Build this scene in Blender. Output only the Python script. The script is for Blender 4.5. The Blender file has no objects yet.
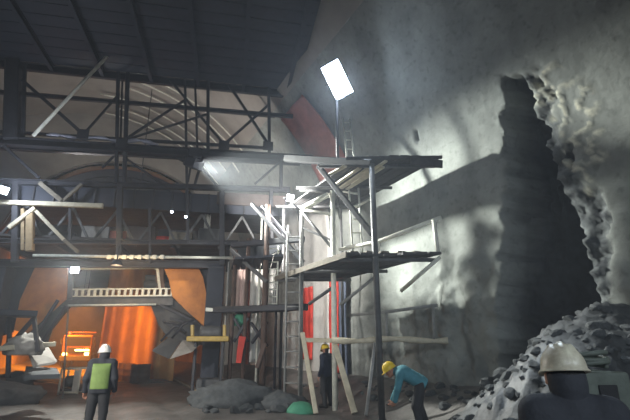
import bpy, bmesh, math, random
import numpy as np
from mathutils import Vector, Matrix, noise
random.seed(7)
SC = bpy.context.scene
COL = SC.collection
PI = math.pi
# ------------------------------------------------------------------ camera
CAMZ = 1.7
F = 440.0
TH = math.atan(137.0/440.0)
CT, ST = math.cos(TH), math.sin(TH)
cd = bpy.data.cameras.new('camera'); cam = bpy.data.objects.new('camera', cd); COL.objects.link(cam)
cd.sensor_width = 36.0; cd.lens = 36.0*F/630.0; cd.clip_end = 300
cam.location = (0, 0, CAMZ); cam.rotation_euler = (PI/2+TH, 0, 0)
SC.camera = cam
def ray(px, py):
    dx, dy = (px-315)/F, (210-py)/F
    return Vector((dx, CT-dy*ST, ST+dy*CT))
def P(px, py, Y):
    r = ray(px, py); k = Y/r.y
    return Vector((r.x*k, Y, CAMZ+r.z*k))
def proj(v):
    x, y, z = v[0], v[1], v[2]-CAMZ
    zc = y*CT+z*ST; yc = -y*ST+z*CT
    return (315+F*x/zc, 210-F*yc/zc)
# ------------------------------------------------------------------ tunnel frame
O2 = Vector((-6.6, 16.0)); D2 = Vector((-0.45, 0.893)).normalized(); N2 = Vector((D2.y, -D2.x))
def T(t, lat, z):
    p = O2+D2*t+N2*lat
    return Vector((p.x, p.y, z))
def TL(x, y):
    d = Vector((x, y))-O2
    return d.dot(D2), d.dot(N2)
# gantry frame
GA = math.radians(11); GC = Vector((-6.5, 16.0, 0))
GX = Vector((math.cos(GA), math.sin(GA), 0)); GY = Vector((-math.sin(GA), math.cos(GA), 0))
def g(px, py, dep=0.0):
    r = ray(px, py); c = Vector((0, 0, CAMZ))
    k = (dep-(c-GC).dot(GY))/r.dot(GY)
    return c+r*k
def gl(x, dep, z):
    return GC+GX*x+GY*dep+Vector((0, 0, z))
def gxof(px, py, dep=0.0):
    return (g(px, py, dep)-GC).dot(GX)
def sm(a):
    a = max(0.0, min(1.0, a)); return a*a*(3-2*a)
def gz(x, y):
    t, lat = TL(x, y)
    z = 0.75*sm((lat-4.6)/2.6)+0.45*sm((-lat-4.0)/4.0)
    z += 0.05*noise.noise(Vector((x*.6, y*.6, 0)))+0.025*noise.noise(Vector((x*2.1, y*2.1, 3)))
    z += 1.62*sm((lat-3.5)/2.0)*math.exp(-((t+12.5)/1.75)**2)*(1+.18*noise.noise(Vector((x*1.3, y*1.3, 8))))
    for rut in (-1.9, -.2, 1.2):
        z -= 0.05*math.exp(-((lat-rut)/.22)**2)
    return z
# ------------------------------------------------------------------ materials
MATS = {}
def s2l(c):
    return tuple((v/255/12.92 if v/255 <= .04045 else ((v/255+.055)/1.055)**2.4) for v in c)
def mat(name, rgb, rough=.8, var=.35, scale=4.0, bump=.3, bscale=None, metal=0.0, stretch=(1, 1, 1), rgb2=None, coord='Object', emis=None, estr=0):
    if name in MATS: return MATS[name]
    m = bpy.data.materials.new(name); m.use_nodes = True
    nt = m.node_tree; N = nt.nodes; L = nt.links
    b = N['Principled BSDF']
    b.inputs['Roughness'].default_value = rough; b.inputs['Metallic'].default_value = metal
    c = s2l(rgb); c2 = s2l(rgb2) if rgb2 else tuple(v*(1-var) for v in c)
    tc = N.new('ShaderNodeTexCoord'); mp = N.new('ShaderNodeMapping'); mp.inputs['Scale'].default_value = stretch
    L.new(tc.outputs[coord], mp.inputs[0])
    n1 = N.new('ShaderNodeTexNoise'); n1.inputs['Scale'].default_value = scale; n1.inputs['Detail'].default_value = 8; n1.inputs['Roughness'].default_value = .65
    L.new(mp.outputs[0], n1.inputs['Vector'])
    r = N.new('ShaderNodeValToRGB'); r.color_ramp.elements[0].position = .35; r.color_ramp.elements[1].position = .68
    r.color_ramp.elements[0].color = (*c2, 1); r.color_ramp.elements[1].color = (*c, 1)
    L.new(n1.outputs['Fac'], r.inputs[0]); L.new(r.outputs[0], b.inputs['Base Color'])
    if bump:
        n2 = N.new('ShaderNodeTexNoise'); n2.inputs['Scale'].default_value = bscale or scale*4; n2.inputs['Detail'].default_value = 6
        L.new(mp.outputs[0], n2.inputs['Vector'])
        bp = N.new('ShaderNodeBump'); bp.inputs['Strength'].default_value = bump; bp.inputs['Distance'].default_value = .03
        L.new(n2.outputs['Fac'], bp.inputs['Height']); L.new(bp.outputs[0], b.inputs['Normal'])
    if emis:
        b.inputs['Emission Color'].default_value = (*s2l(emis), 1); b.inputs['Emission Strength'].default_value = estr
    MATS[name] = m
    return m
STEEL = mat('dark painted steel', (52, 52, 58), .6, .4, 3, .25)
DARKSTEEL = mat('black painted steel', (28, 28, 31), .7, .3, 3, .2)
DIMGLASS = mat('dim lamp glass', (255, 255, 255), .3, 0, 1, 0, emis=(232, 240, 255), estr=2.5)
STEEL2 = mat('weathered steel', (92, 92, 92), .55, .45, 5, .25)
RUST = mat('rusty steel', (92, 72, 62), .75, .45, 5, .4)
PIPE = mat('galvanised pipe', (150, 150, 146), .45, .35, 8, .15)
PALEPIPE = mat('pale painted pipe', (226, 226, 212), .5, .25, 8, .15)
WOOD = mat('grey timber', (128, 120, 106), .85, .4, 6, .35, stretch=(1, 1, 4))
PALEWOOD = mat('pale fresh timber', (205, 196, 172), .8, .3, 5, .3)
DARKWOOD = mat('dark wet planks', (66, 64, 64), .8, .45, 5, .4)
TANWOOD = mat('tan timber', (172, 150, 116), .85, .3, 6, .3)
SHEET = mat('dark sheet steel', (46, 50, 62), .65, .35, 2.5, .2)
BROWNSHEET = mat('brown stained sheet', (92, 80, 76), .8, .4, 2.5, .3)
TAN = mat('tan painted steel', (200, 128, 52), .6, .3, 1.6, .15, rgb2=(162, 98, 42))
WHITECLOTH = mat('white felt membrane', (206, 204, 198), .9, .25, 2.0, .4)
REDCLOTH = mat('red membrane', (206, 62, 48), .75, .35, 2.5, .3)
PINKCLOTH = mat('faded red membrane', (178, 106, 94), .8, .35, 2.0, .3)
PINKFELT = mat('pinkish felt', (204, 178, 170), .9, .25, 2.0, .4)
BLUECLOTH = mat('slate blue membrane', (84, 94, 112), .75, .3, 2.5, .3)
NET = mat('grey netting', (122, 120, 114), .9, .45, 9, .5)
ROCK = mat('broken grey rock', (86, 89, 90), .9, .5, 5, .6)
CONC = mat('grey concrete', (150, 146, 140), .85, .3, 4, .3)
DARKCONC = mat('dark concrete', (84, 84, 84), .85, .3, 4, .3)
YELLOW = mat('worn yellow paint', (196, 164, 78), .5, .35, 5, .2)
SKIN = mat('skin', (172, 122, 98), .6, .15, 8, .05)
VEST = mat('green safety vest', (116, 140, 70), .7, .25, 6, .25)
JACKET = mat('dark jacket', (46, 48, 54), .85, .3, 6, .3)
TEAL = mat('teal shirt', (72, 134, 146), .8, .25, 6, .3)
NAVY = mat('navy cloth', (42, 48, 66), .85, .3, 6, .3)
DARKCLOTH = mat('dark trousers', (50, 50, 52), .85, .3, 6, .3)
BOOT = mat('boot rubber', (36, 34, 32), .6, .3, 8, .2)
HAIR = mat('black hair', (24, 22, 22), .7, .3, 20, .4)
HATWHITE = mat('white hard hat', (214, 210, 200), .4, .12, 6, .05)
HATPALE = mat('scuffed cream hard hat', (206, 202, 178), .4, .25, 7, .1, rgb2=(150, 140, 122))
HATYELLOW = mat('yellow hard hat', (232, 196, 52), .4, .12, 6, .05)
RUBBER = mat('black rubber', (30, 30, 32), .7, .3, 8, .2)
GLASS = mat('dark cab glass', (40, 46, 52), .15, .2, 3, 0)
TRUCK = mat('truck paint', (150, 96, 58), .5, .25, 3, .1)
GREENTARP = mat('green tarp', (74, 150, 118), .7, .25, 4, .2)
CABLE = mat('black cable', (38, 38, 40), .6, .3, 8, .1)
PLASTIC = mat('crumpled pale plastic sheet', (172, 172, 186), .5, .25, 6, .3)
TARP = mat('dark tarpaulin', (58, 62, 66), .8, .35, 3, .3)
GREYMACHINE = mat('grey green machine paint', (96, 104, 94), .6, .35, 5, .2)
LAMPGLASS = mat('lit lamp glass', (255, 255, 255), .3, 0, 1, 0, emis=(232, 240, 255), estr=14)
BIGLAMP = mat('lit floodlight glass', (255, 255, 255), .3, 0, 1, 0, emis=(215, 232, 255), estr=40)
HEADLAMP = mat('lit headlamp', (255, 240, 200), .3, 0, 1, 0, emis=(255, 214, 120), estr=22)
SODIUM = mat('lit sodium lamp', (255, 200, 120), .3, 0, 1, 0, emis=(255, 150, 40), estr=14)
BEACON = mat('lit red beacon', (255, 60, 40), .3, 0, 1, 0, emis=(255, 50, 30), estr=6)
# ------------------------------------------------------------------ mesh building
ORG = {}
class MB:
    def __init__(s): s.v = []; s.f = []
    def add(s, vs, fs):
        b = len(s.v); s.v += [Vector(q) for q in vs]; s.f += [tuple(b+i for i in q) for q in fs]; return s
    def hexa(s, c):   # 8 corners: bottom ring then top ring
        return s.add(c, [(3, 2, 1, 0), (4, 5, 6, 7), (0, 1, 5, 4), (1, 2, 6, 5), (2, 3, 7, 6), (3, 0, 4, 7)])
    def bar(s, a, b, w, h=None, up=(0, 0, 1), bev=.12):
        a, b = Vector(a), Vector(b); h = h or w
        d = (b-a).normalized(); up = Vector(up)
        if abs(d.dot(up)) > .95: up = Vector((0, 1, 0)) if abs(d.y) < .9 else Vector((1, 0, 0))
        x = d.cross(up).normalized(); y = x.cross(d).normalized()
        k = min(w, h)*bev
        pr = [(-w/2+k, -h/2), (w/2-k, -h/2), (w/2, -h/2+k), (w/2, h/2-k), (w/2-k, h/2), (-w/2+k, h/2), (-w/2, h/2-k), (-w/2, -h/2+k)]
        return s.sweepring([[p+x*u+y*v for u, v in pr] for p in (a, b)])
    def ibeam(s, a, b, w, h, t=.03, up=(0, 0, 1)):
        a, b = Vector(a), Vector(b); d = (b-a).normalized(); up = Vector(up)
        if abs(d.dot(up)) > .95: up = Vector((0, 1, 0))
        x = d.cross(up).normalized(); y = x.cross(d).normalized()
        W, H = w/2, h/2; k = t/2
        pr = [(-W, -H), (W, -H), (W, -H+t), (k, -H+t), (k, H-t), (W, H-t), (W, H), (-W, H), (-W, H-t), (-k, H-t), (-k, -H+t), (-W, -H+t)]
        return s.sweepring([[p+x*u+y*v for u, v in pr] for p in (a, b)])
    def sweepring(s, rings, cap=True, closed=True):
        n = len(rings[0]); b = len(s.v)
        for r in rings: s.v += [Vector(q) for q in r]
        for i in range(len(rings)-1):
            for j in range(n if closed else n-1):
                k = (j+1) % n
                s.f.append((b+i*n+j, b+i*n+k, b+(i+1)*n+k, b+(i+1)*n+j))
        if cap:
            s.f.append(tuple(b+j for j in reversed(range(n))))
            e = b+(len(rings)-1)*n
            s.f.append(tuple(e+j for j in range(n)))
        return s
    def tube(s, pts, r, n=10):
        pts = [Vector(p) for p in pts]; rings = []
        rr = r if isinstance(r, (list, tuple)) else [r]*len(pts)
        prev = None
        for i, p in enumerate(pts):
            d = (pts[min(i+1, len(pts)-1)]-pts[max(i-1, 0)]).normalized()
            if prev is None:
                x = d.cross(Vector((0, 0, 1)))
                if x.length < .1: x = d.cross(Vector((0, 1, 0)))
            else:
                x = prev-d*prev.dot(d)
            x.normalize(); y = d.cross(x); prev = x
            rings.append([p+(x*math.cos(2*PI*k/n)+y*math.sin(2*PI*k/n))*rr[i] for k in range(n)])
        return s.sweepring(rings)
    def box(s, c, sx, sy, sz, rz=0, bev=.0):
        c = Vector(c); R = Matrix.Rotation(rz, 3, 'Z')
        bm = bmesh.new(); bmesh.ops.create_cube(bm, size=1)
        for v in bm.verts: v.co = Vector((v.co.x*sx, v.co.y*sy, v.co.z*sz))
        if bev: bmesh.ops.bevel(bm, geom=bm.edges[:], offset=bev, segments=2, affect='EDGES', profile=.5)
        bm.verts.index_update()
        s.add([c+R@v.co for v in bm.verts], [[v.index for v in f.verts] for f in bm.faces]); bm.free(); return s
    def plate(s, pts, th, nrm):   # polygon with thickness along nrm
        nrm = Vector(nrm).normalized()*th; n = len(pts); pts = [Vector(p) for p in pts]
        return s.sweepring([pts, [p+nrm for p in pts]])
    def lathe(s, c, prof, n=24, axis=(0, 0, 1)):
        c = Vector(c); ax = Vector(axis).normalized()
        x = ax.orthogonal().normalized(); y = ax.cross(x)
        return s.sweepring([[c+ax*z+(x*math.cos(2*PI*k/n)+y*math.sin(2*PI*k/n))*max(r, 1e-4) for k in range(n)] for r, z in prof])
    def mesh(s, name, off):
        me = bpy.data.meshes.new(name)
        me.from_pydata([v-off for v in s.v], [], s.f)
        bm = bmesh.new(); bm.from_mesh(me); bmesh.ops.recalc_face_normals(bm, faces=bm.faces[:]); bm.to_mesh(me); bm.free()
        return me
def smooth(o, ang=None):
    for p in o.data.polygons: p.use_smooth = True
    return o
def part(name, mb, m, parent, sm_=False, label=None, kind=None):
    off = ORG[parent.name]
    me = mb.mesh(name, off); me.materials.append(m)
    o = bpy.data.objects.new(name, me); COL.objects.link(o); o.parent = parent
    ORG[o.name] = off
    if sm_: smooth(o)
    if label: o['label'] = label
    if kind: o['kind'] = kind
    return o
def thing(name, label, cat, loc, group=None):
    o = bpy.data.objects.new(name, None); COL.objects.link(o); o.location = loc; o.empty_display_size = .2
    o['label'] = label; o['category'] = cat
    if group: o['group'] = group
    ORG[o.name] = Vector(loc)
    return o
def single(name, mb, m, label, cat, group=None, sm_=False, kind=None):
    lo = Vector((sum(v.x for v in mb.v)/len(mb.v), sum(v.y for v in mb.v)/len(mb.v), min(v.z for v in mb.v)))
    me = mb.mesh(name, lo); me.materials.append(m)
    o = bpy.data.objects.new(name, me); COL.objects.link(o); o.location = lo
    ORG[o.name] = lo
    o['label'] = label; o['category'] = cat
    if group: o['group'] = group
    if kind: o['kind'] = kind
    if sm_: smooth(o)
    return o
def struct(name, me, mats, label=None):
    for m in mats: me.materials.append(m)
    o = bpy.data.objects.new(name, me); COL.objects.link(o); o['kind'] = 'structure'
    if label: o['label'] = label
    return o
def copy_tree(o, loc, label=None, group=None, rz=None):
    c = o.copy(); COL.objects.link(c); c.location = loc
    if label: c['label'] = label
    if group: c['group'] = group
    if rz is not None: c.rotation_euler.z = rz
    for ch in list(o.children):
        d = ch.copy(); COL.objects.link(d); d.parent = c
        for g2 in ch.children:
            e = g2.copy(); COL.objects.link(e); e.parent = d
    return c
def nz(v, s, seed=0):
    return noise.noise(Vector((v[0]*s+seed*17.3, v[1]*s+seed*5.1, v[2]*s-seed*9.7)))
def fbm(v, s, oct=4, seed=0):
    return sum(nz(v, s*2**i, seed+i)*.5**i for i in range(oct))
# light levels
L1, L2, LW, LU, LS, LP, LF, HAZE, EXPO = 2600, 900, 17500, 600, 3600, 115, 3000, .0048, 0.0
# ------------------------------------------------------------------ cavern shell
TEND = 10.75
RC, LC, ZS = 9.5, -2.0, 6.0
def prof(q):
    """q in metres along the profile from the right foot: (lat, z, inward normal lat, inward normal z)"""
    q0 = ZS+.4
    if q < q0: return 7.5, q-.4, -1, 0
    a = (q-q0)/RC
    if a <= PI: return LC+RC*math.cos(a), ZS+RC*math.sin(a), -math.cos(a), -math.sin(a)
    return LC-RC, ZS-(q-q0-RC*PI), 1, 0
QTOT = (ZS+.4)*2+RC*PI
def sdpoly(x, y, poly):
    """signed distance (px) to polygon, negative inside; numpy arrays"""
    poly = np.array(poly, float); n = len(poly)
    d = np.full(x.shape, 1e9); ins = np.zeros(x.shape, bool)
    for i in range(n):
        ax, ay = poly[i]; bx, by = poly[(i+1) % n]
        ex, ey = bx-ax, by-ay
        wx, wy = x-ax, y-ay
        h = np.clip((wx*ex+wy*ey)/(ex*ex+ey*ey), 0, 1)
        d = np.minimum(d, (wx-ex*h)**2+(wy-ey*h)**2)
        c = ((ay > y) != (by > y)) & (x < (bx-ax)*(y-ay)/((by-ay) if by != ay else 1e-9)+ax)
        ins ^= c
    d = np.sqrt(d)
    return np.where(ins, -d, d)
# outline of the excavated niche and of its rough shoulder, traced in image pixels; wall vertices are projected through the camera and tested against it
NICHE = [(505, 82), (514, 70), (524, 74), (530, 92), (541, 128), (556, 170), (574, 210), (590, 258), (602, 312), (614, 352), (600, 400), (500, 400), (501, 330), (502, 290), (503, 235), (506, 176), (503, 130)]
SHOULDER = [(510, 72), (530, 60), (552, 78), (562, 115), (578, 165), (596, 186), (610, 210), (616, 250), (624, 300), (630, 352), (626, 400), (560, 400), (530, 92)]
GOUGE = [(411, 127), (417, 130), (419, 138), (418, 145), (414, 142), (413, 134)]
PALE = [(522, 80), (530, 62), (560, 70), (590, 90), (600, 110), (604, 150), (596, 178), (586, 200), (572, 190), (556, 150), (540, 104), (528, 92)]
FELT = [(150, 240), (232, 222), (338, 200), (338, 420), (150, 420)]
def shell(name, q0, q1, ts, qs, mats, wl=False):
    qs = [q for q in qs if q0-1e-6 <= q <= q1+1e-6]
    V = []; base = []
    for t in ts:
        for q in qs:
            la, z, nl, n_z = prof(q)
            b = T(t, la, z); V.append(b); base.append((nl*N2.x, nl*N2.y, n_z))
    A = np.array([v[:] for v in V]); Bn = np.array(base)
    zc = A[:, 1]*CT+(A[:, 2]-CAMZ)*ST; yc = -A[:, 1]*ST+(A[:, 2]-CAMZ)*CT
    ok = zc > 3
    zs = np.where(ok, zc, 1)
    px = np.where(ok, 315+F*A[:, 0]/zs, -1e4); py = np.where(ok, 210-F*yc/zs, -1e4)
    if wl:
        j1 = np.array([fbm(v, 2.6, 4, 2) for v in V]); j2 = np.array([fbm(v, 2.6, 4, 5) for v in V])
        jx, jy = px+7*j1, py+9*j2
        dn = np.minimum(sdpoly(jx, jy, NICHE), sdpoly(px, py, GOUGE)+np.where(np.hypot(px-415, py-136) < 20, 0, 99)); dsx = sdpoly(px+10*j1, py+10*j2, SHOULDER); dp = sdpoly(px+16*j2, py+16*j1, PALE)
    else:
        dn = dsx = dp = np.full(len(V), 99.)
    rock = np.zeros(len(V)); pale = np.zeros(len(V)); rough = np.zeros(len(V))
    out = []
    for i, v in enumerate(V):
        d = .07*fbm(v, .35, 2, 1)+.018*fbm(v, 2.2, 4, 4)
        if wl:
            # lumpy benches low on the wall
            lowz = (1-sm((v.z-2.2)/3.0))*sm((-2.6-TL(v.x, v.y)[0])/1.6)
            d += lowz*(.30*fbm(v, .6, 4, 9)+.14*abs(fbm(v, 1.9, 4, 12)))
            # a rough ledge
            rid = 1-abs(fbm(v, 2.0, 4, 21))*2.2
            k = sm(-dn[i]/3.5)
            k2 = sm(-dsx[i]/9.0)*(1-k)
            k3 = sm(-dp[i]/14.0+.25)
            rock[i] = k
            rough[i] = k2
            pale[i] = max(0, k3*sm((rid-.58)/.25)*(1-k))
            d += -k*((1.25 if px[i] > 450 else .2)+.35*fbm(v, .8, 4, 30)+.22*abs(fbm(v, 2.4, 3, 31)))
            d += k2*(.16*fbm(v, 1.3, 4, 33)+.26*abs(fbm(v, 3.0, 4, 34))-.14)
            d += pale[i]*.05
        out.append(v+Vector(base[i])*d)
    nq = len(qs); F_ = []
    for a in range(len(ts)-1):
        for b in range(nq-1):
            F_.append((a*nq+b, (a+1)*nq+b, (a+1)*nq+b+1, a*nq+b+1))
    me = bpy.data.meshes.new(name); me.from_pydata(out, [], F_)
    for nm, arr in (('rock', rock), ('pale', pale), ('rough', rough)):
        at = me.attributes.new(nm, 'FLOAT', 'POINT'); at.data.foreach_set('value', arr.astype(np.float32))
    for p in me.polygons: p.use_smooth = True
    return struct(name, me, mats)
def shotcrete():
    m = mat('shotcrete', (146, 150, 144), .9, .42, .75, .6, bscale=7, coord='Object')
    nt = m.node_tree; N = nt.nodes; L = nt.links; b = N['Principled BSDF']
    tc = N.new('ShaderNodeTexCoord')
    # dark pitting
    sp = N.new('ShaderNodeTexNoise'); sp.inputs['Scale'].default_value = 5.5; sp.inputs['Detail'].default_value = 5
    L.new(tc.outputs['Object'], sp.inputs['Vector'])
    sr = N.new('ShaderNodeValToRGB'); sr.color_ramp.elements[0].position = .30; sr.color_ramp.elements[1].position = .45
    sr.color_ramp.elements[0].color = (.74, .74, .74, 1)
    L.new(sp.outputs['Fac'], sr.inputs[0])
    mu = N.new('ShaderNodeMixRGB'); mu.blend_type = 'MULTIPLY'; mu.inputs[0].default_value = 1
    src = b.inputs['Base Color'].links[0].from_socket
    L.new(src, mu.inputs[1]); L.new(sr.outputs[0], mu.inputs[2])
    last = mu.outputs[0]
    def over(attr, ca, cb, scale):
        nonlocal last
        at = N.new('ShaderNodeAttribute'); at.attribute_name = attr
        nn = N.new('ShaderNodeTexNoise'); nn.inputs['Scale'].default_value = scale; nn.inputs['Detail'].default_value = 7
        L.new(tc.outputs['Object'], nn.inputs['Vector'])
        rr = N.new('ShaderNodeValToRGB'); rr.color_ramp.elements[0].position = .38; rr.color_ramp.elements[1].position = .66
        rr.color_ramp.elements[0].color = (*s2l(ca), 1); rr.color_ramp.elements[1].color = (*s2l(cb), 1)
        L.new(nn.outputs['Fac'], rr.inputs[0])
        mx = N.new('ShaderNodeMixRGB'); L.new(at.outputs['Fac'], mx.inputs[0]); L.new(last, mx.inputs[1]); L.new(rr.outputs[0], mx.inputs[2])
        last = mx.outputs[0]
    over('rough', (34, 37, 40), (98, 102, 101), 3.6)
    over('pale', (150, 152, 140), (206, 204, 184), 6)
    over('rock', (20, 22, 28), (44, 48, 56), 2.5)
    L.new(last, b.inputs['Base Color'])
    return m
SHOT = shotcrete()
LINING = mat('grey cast lining', (152, 146, 138), .85, .25, .7, .35, bscale=5)
def span(a, b, step): return list(np.arange(a, b, step))
ts = span(-27, -15.5, .4)+span(-15.5, -6.5, .075)+span(-6.5, TEND-.1, .25)+[TEND]
qs = span(0, 13.2, .085)+span(13.2, QTOT, .35)+[QTOT]
qb1 = [q for q in qs if q < 13.2][-1]; qb2 = [q for q in qs if q < 30][-1]
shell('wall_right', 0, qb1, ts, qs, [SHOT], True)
ts2 = span(-27, TEND-.2, .4)+[TEND]
shell('ceiling', qb1, qb2, ts2, qs, [LINING])
shell('wall_left', qb2, QTOT, ts2, qs, [LINING])
# end ring at TEND, then the narrower drive
RO, ZO = 6.3, 6.5
def ring():
    n = 48; outer = []; inner = []
    for i in range(n+1):
        f = i/n
        la, z, _, _ = prof(QTOT*f); outer.append(T(TEND, la*1.02, z+(.1 if z > 6 else 0)))
        s = f*(2*ZO+PI*RO)
        if s < ZO: p = (RO, s)
        elif s < ZO+PI*RO:
            a = (s-ZO)/RO; p = (RO*math.cos(a), ZO+RO*math.sin(a))
        else: p = (-RO, ZO-(s-ZO-PI*RO))
        inner.append(T(TEND, *p))
    V = outer+inner+[v+Vector((D2.x, D2.y, 0))*.4 for v in inner]
    m = n+1
    Fs = [(i, i+1, m+i+1, m+i) for i in range(n)]+[(m+i, m+i+1, 2*m+i+1, 2*m+i) for i in range(n)]
    me = bpy.data.meshes.new('wall_back'); me.from_pydata(V, [], Fs)
    return struct('wall_back', me, [LINING])
ring()
def drive():
    V = []; nt_ = 0; n = 40
    tt = span(TEND+.3, 70, 1.2)
    for t in tt:
        for i in range(n+1):
            s = i/n*(2*ZO+PI*RO)
            if s < ZO: la, z = RO, s; nn = (-1, 0)
            elif s < ZO+PI*RO:
                a = (s-ZO)/RO; la, z = RO*math.cos(a), ZO+RO*math.sin(a)
            else: la, z = -RO, ZO-(s-ZO-PI*RO)
            v = T(t, la, z-.2); d = .16*fbm(v, .5, 3, 40)
            c = T(t, 0, 5); v = v+(c-v).normalized()*d
            V.append(v)
    m = n+1
    Fs = [(a*m+i, a*m+i+1, (a+1)*m+i+1, (a+1)*m+i) for a in range(len(tt)-1) for i in range(n)]
    k = (len(tt)-1)*m
    Fs.append(tuple(k+i for i in range(m)))
    me = bpy.data.meshes.new('wall_far'); me.from_pydata(V, [], Fs)
    for p in me.polygons: p.use_smooth = len(p.vertices) == 4
    return struct('wall_far', me, [mat('drive shotcrete', (150, 132, 112), .85, .35, .6, .5, bscale=3)])
drive()
# floor
def rubw(x, y):
    t, lat = TL(x, y)
    return sm((lat-3.4)/1.2)*math.exp(-((t+12.4)/2.3)**4)
def floor():
    xs = span(-34, -14, .8)+span(-14, 1.5, .16)+span(1.5, 8, .08)+span(8, 17, .8); ys = span(-9, 1, .6)+span(1, 3.5, .16)+span(3.5, 11, .08)+span(11, 24, .16)+span(24, 82, 1.2)
    V = []; W = []
    for y in ys:
        for x in xs:
            z = gz(x, y)+.03*abs(fbm((x, y, 0), 3.0, 3, 50))
            w_ = rubw(x, y)
            z += w_*(.16*abs(fbm((x, y, 0), 3.2, 4, 52))+.05*fbm((x, y, 0), 7, 3, 53))
            V.append((x, y, z)); W.append(w_)
    n = len(xs)
    Fs = [(a*n+b, a*n+b+1, (a+1)*n+b+1, (a+1)*n+b) for a in range(len(ys)-1) for b in range(n-1)]
    me = bpy.data.meshes.new('floor'); me.from_pydata(V, [], Fs)
    for p in me.polygons: p.use_smooth = True
    at = me.attributes.new('rubble', 'FLOAT', 'POINT'); at.data.foreach_set('value', np.array(W, np.float32))
    m = mat('muddy ground', (108, 104, 100), .75, .45, 1.3, .6, bscale=9)
    r = m.node_tree.nodes.new('ShaderNodeValToRGB'); r.color_ramp.elements[0].color = (.35, .35, .35, 1); r.color_ramp.elements[1].color = (.9, .9, .9, 1)
    nn = m.node_tree.nodes.new('ShaderNodeTexNoise'); nn.inputs['Scale'].default_value = .8
    m.node_tree.links.new(nn.outputs['Fac'], r.inputs[0]); m.node_tree.links.new(r.outputs[0], m.node_tree.nodes['Principled BSDF'].inputs['Roughness'])
    b = m.node_tree.nodes['Principled BSDF']; N = m.node_tree.nodes; L = m.node_tree.links
    src = b.inputs['Base Color'].links[0].from_socket
    at = N.new('ShaderNodeAttribute'); at.attribute_name = 'rubble'
    n3 = N.new('ShaderNodeTexVoronoi'); n3.inputs['Scale'].default_value = 7
    tc = N.new('ShaderNodeTexCoord'); L.new(tc.outputs['Object'], n3.inputs['Vector'])
    r3 = N.new('ShaderNodeValToRGB'); r3.color_ramp.elements[0].color = (*s2l((30, 32, 34)), 1); r3.color_ramp.elements[1].color = (*s2l((74, 76, 77)), 1)
    L.new(n3.outputs['Color'], r3.inputs[0])
    mx = N.new('ShaderNodeMixRGB'); L.new(at.outputs['Fac'], mx.inputs[0]); L.new(src, mx.inputs[1]); L.new(r3.outputs[0], mx.inputs[2]); L.new(mx.outputs[0], b.inputs['Base Color'])
    struct('floor', me, [m])
floor()
# ------------------------------------------------------------------ gantry
DIR3 = Vector((D2.x, D2.y, 0)); NR3 = Vector((N2.x, N2.y, 0))
gan = thing('formwork_gantry', 'tall dark steel lining gantry of trusses and decks spanning the tunnel over the road', 'gantry', (-6.5, 16, 0))
def gb(x0, y0, x1, y1, w, dep=0.0, m=STEEL, name='brace', dep1=None, h=None, tube=False):
    a, b = g(x0, y0, dep), g(x1, y1, dep if dep1 is None else dep1)
    mb = MB()
    if tube: mb.tube([a, b], w/2, 10)
    else: mb.bar(a, b, w, h, up=GY)
    return part(name, mb, m, gan, sm_=False)
# top deck: plank soffit on joists
xl, xr = gxof(-12, 60), gxof(296, 90)
for i in range(11):
    d0 = -6.6+i*.6
    part('deck_board', MB().box(gl((xl+xr)/2, d0+.29, 12.62), xr-xl, .575, .10, GA), SHEET, gan)
for i in range(7):
    x = xl+.4+(xr-xl-.8)*i/6
    part('joist', MB().ibeam(gl(x, -6.6, 12.44), gl(x, .25, 12.44), .14, .24), SHEET, gan)
part('edge_beam', MB().ibeam(gl(xl, .1, 12.42), gl(xr, .1, 12.42), .16, .34), STEEL, gan)
# chords
def chord(x0, y0, x1, y1, w, h, dep=0, name='chord_beam', m=STEEL):
    a, b = g(x0, y0, dep), g(x1, y1, dep)
    return part(name, MB().ibeam(a, b, w, h, .035), m, gan)
chord(-20, 90.5, 293, 116.5, .12, .15)
chord(-20, 130.5, 272, 148.3, .10, .11)
chord(-20, 139.8, 312, 160, .30, .32)
chord(-20, 181, 290, 190, .2, .2)
chord(40, 95, 290, 118, .1, .12, 1.6)
chord(-20, 146, 300, 163, .2, .22, 1.8)
chord(-20, 241, 238, 243, .2, .18)
chord(-20, 263, 222, 265, .28, .26, .1)
# posts
for x0, y0, x1, y1, w in [(118.2, 72, 116.3, 184, .13), (127.8, 73, 124.3, 184, .15), (185, 78, 187, 188, .10), (195, 79, 197.5, 152, .09), (208, 80, 208, 153, .13), (268.7, 87, 269.3, 152, .13), (281, 158, 281, 190, .14)]:
    gb(x0, y0, x1, y1, w, name='post')
gb(14, 62, 12, 140, .5, name='post'); gb(25, 64, 23, 140, .12, name='post')
gb(122.5, 75, 120.5, 144, .07, .8, name='post'); gb(16, 184, 15, 262, .22, name='post'); gb(120, 186, 119, 262, .2, name='post'); gb(222, 192, 222, 265, .2, name='post')
gb(187, 188, 188, 243, .12, name='post'); gb(70, 208, 70, 242, .1, name='post'); gb(271, 190, 272, 240, .14, name='post'); gb(150, 208, 150, 263, .1, name='post')
# diagonals
for x0, y0, x1, y1, w in [(22, 80, 83, 134, .12), (83, 135, 117.6, 95.7, .08), (125, 139.5, 185, 100, .09), (125, 140, 208, 114, .08), (170, 80, 224, 144.5, .10), (229, 85, 268, 144, .11), (224, 144.5, 268.5, 105, .10), (12, 110, 22, 137, .1),
                          (4, 146, 39, 178, .11), (114, 156, 102, 168, .08), (124, 157, 168, 188, .08), (193, 155, 188, 182, .07), (203, 157, 195, 184, .10), (199, 165, 225, 194, .08), (280, 162, 255, 184, .08)]:
    gb(x0, y0, x1, y1, w)
for c in ((121.5, 143.5), (83, 134), (224, 145), (268, 146), (195, 152)):
    p = g(*c, -.17); part('gusset_plate', MB().box(p, .42, .03, .4, GA, .01), STEEL, gan)
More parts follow.
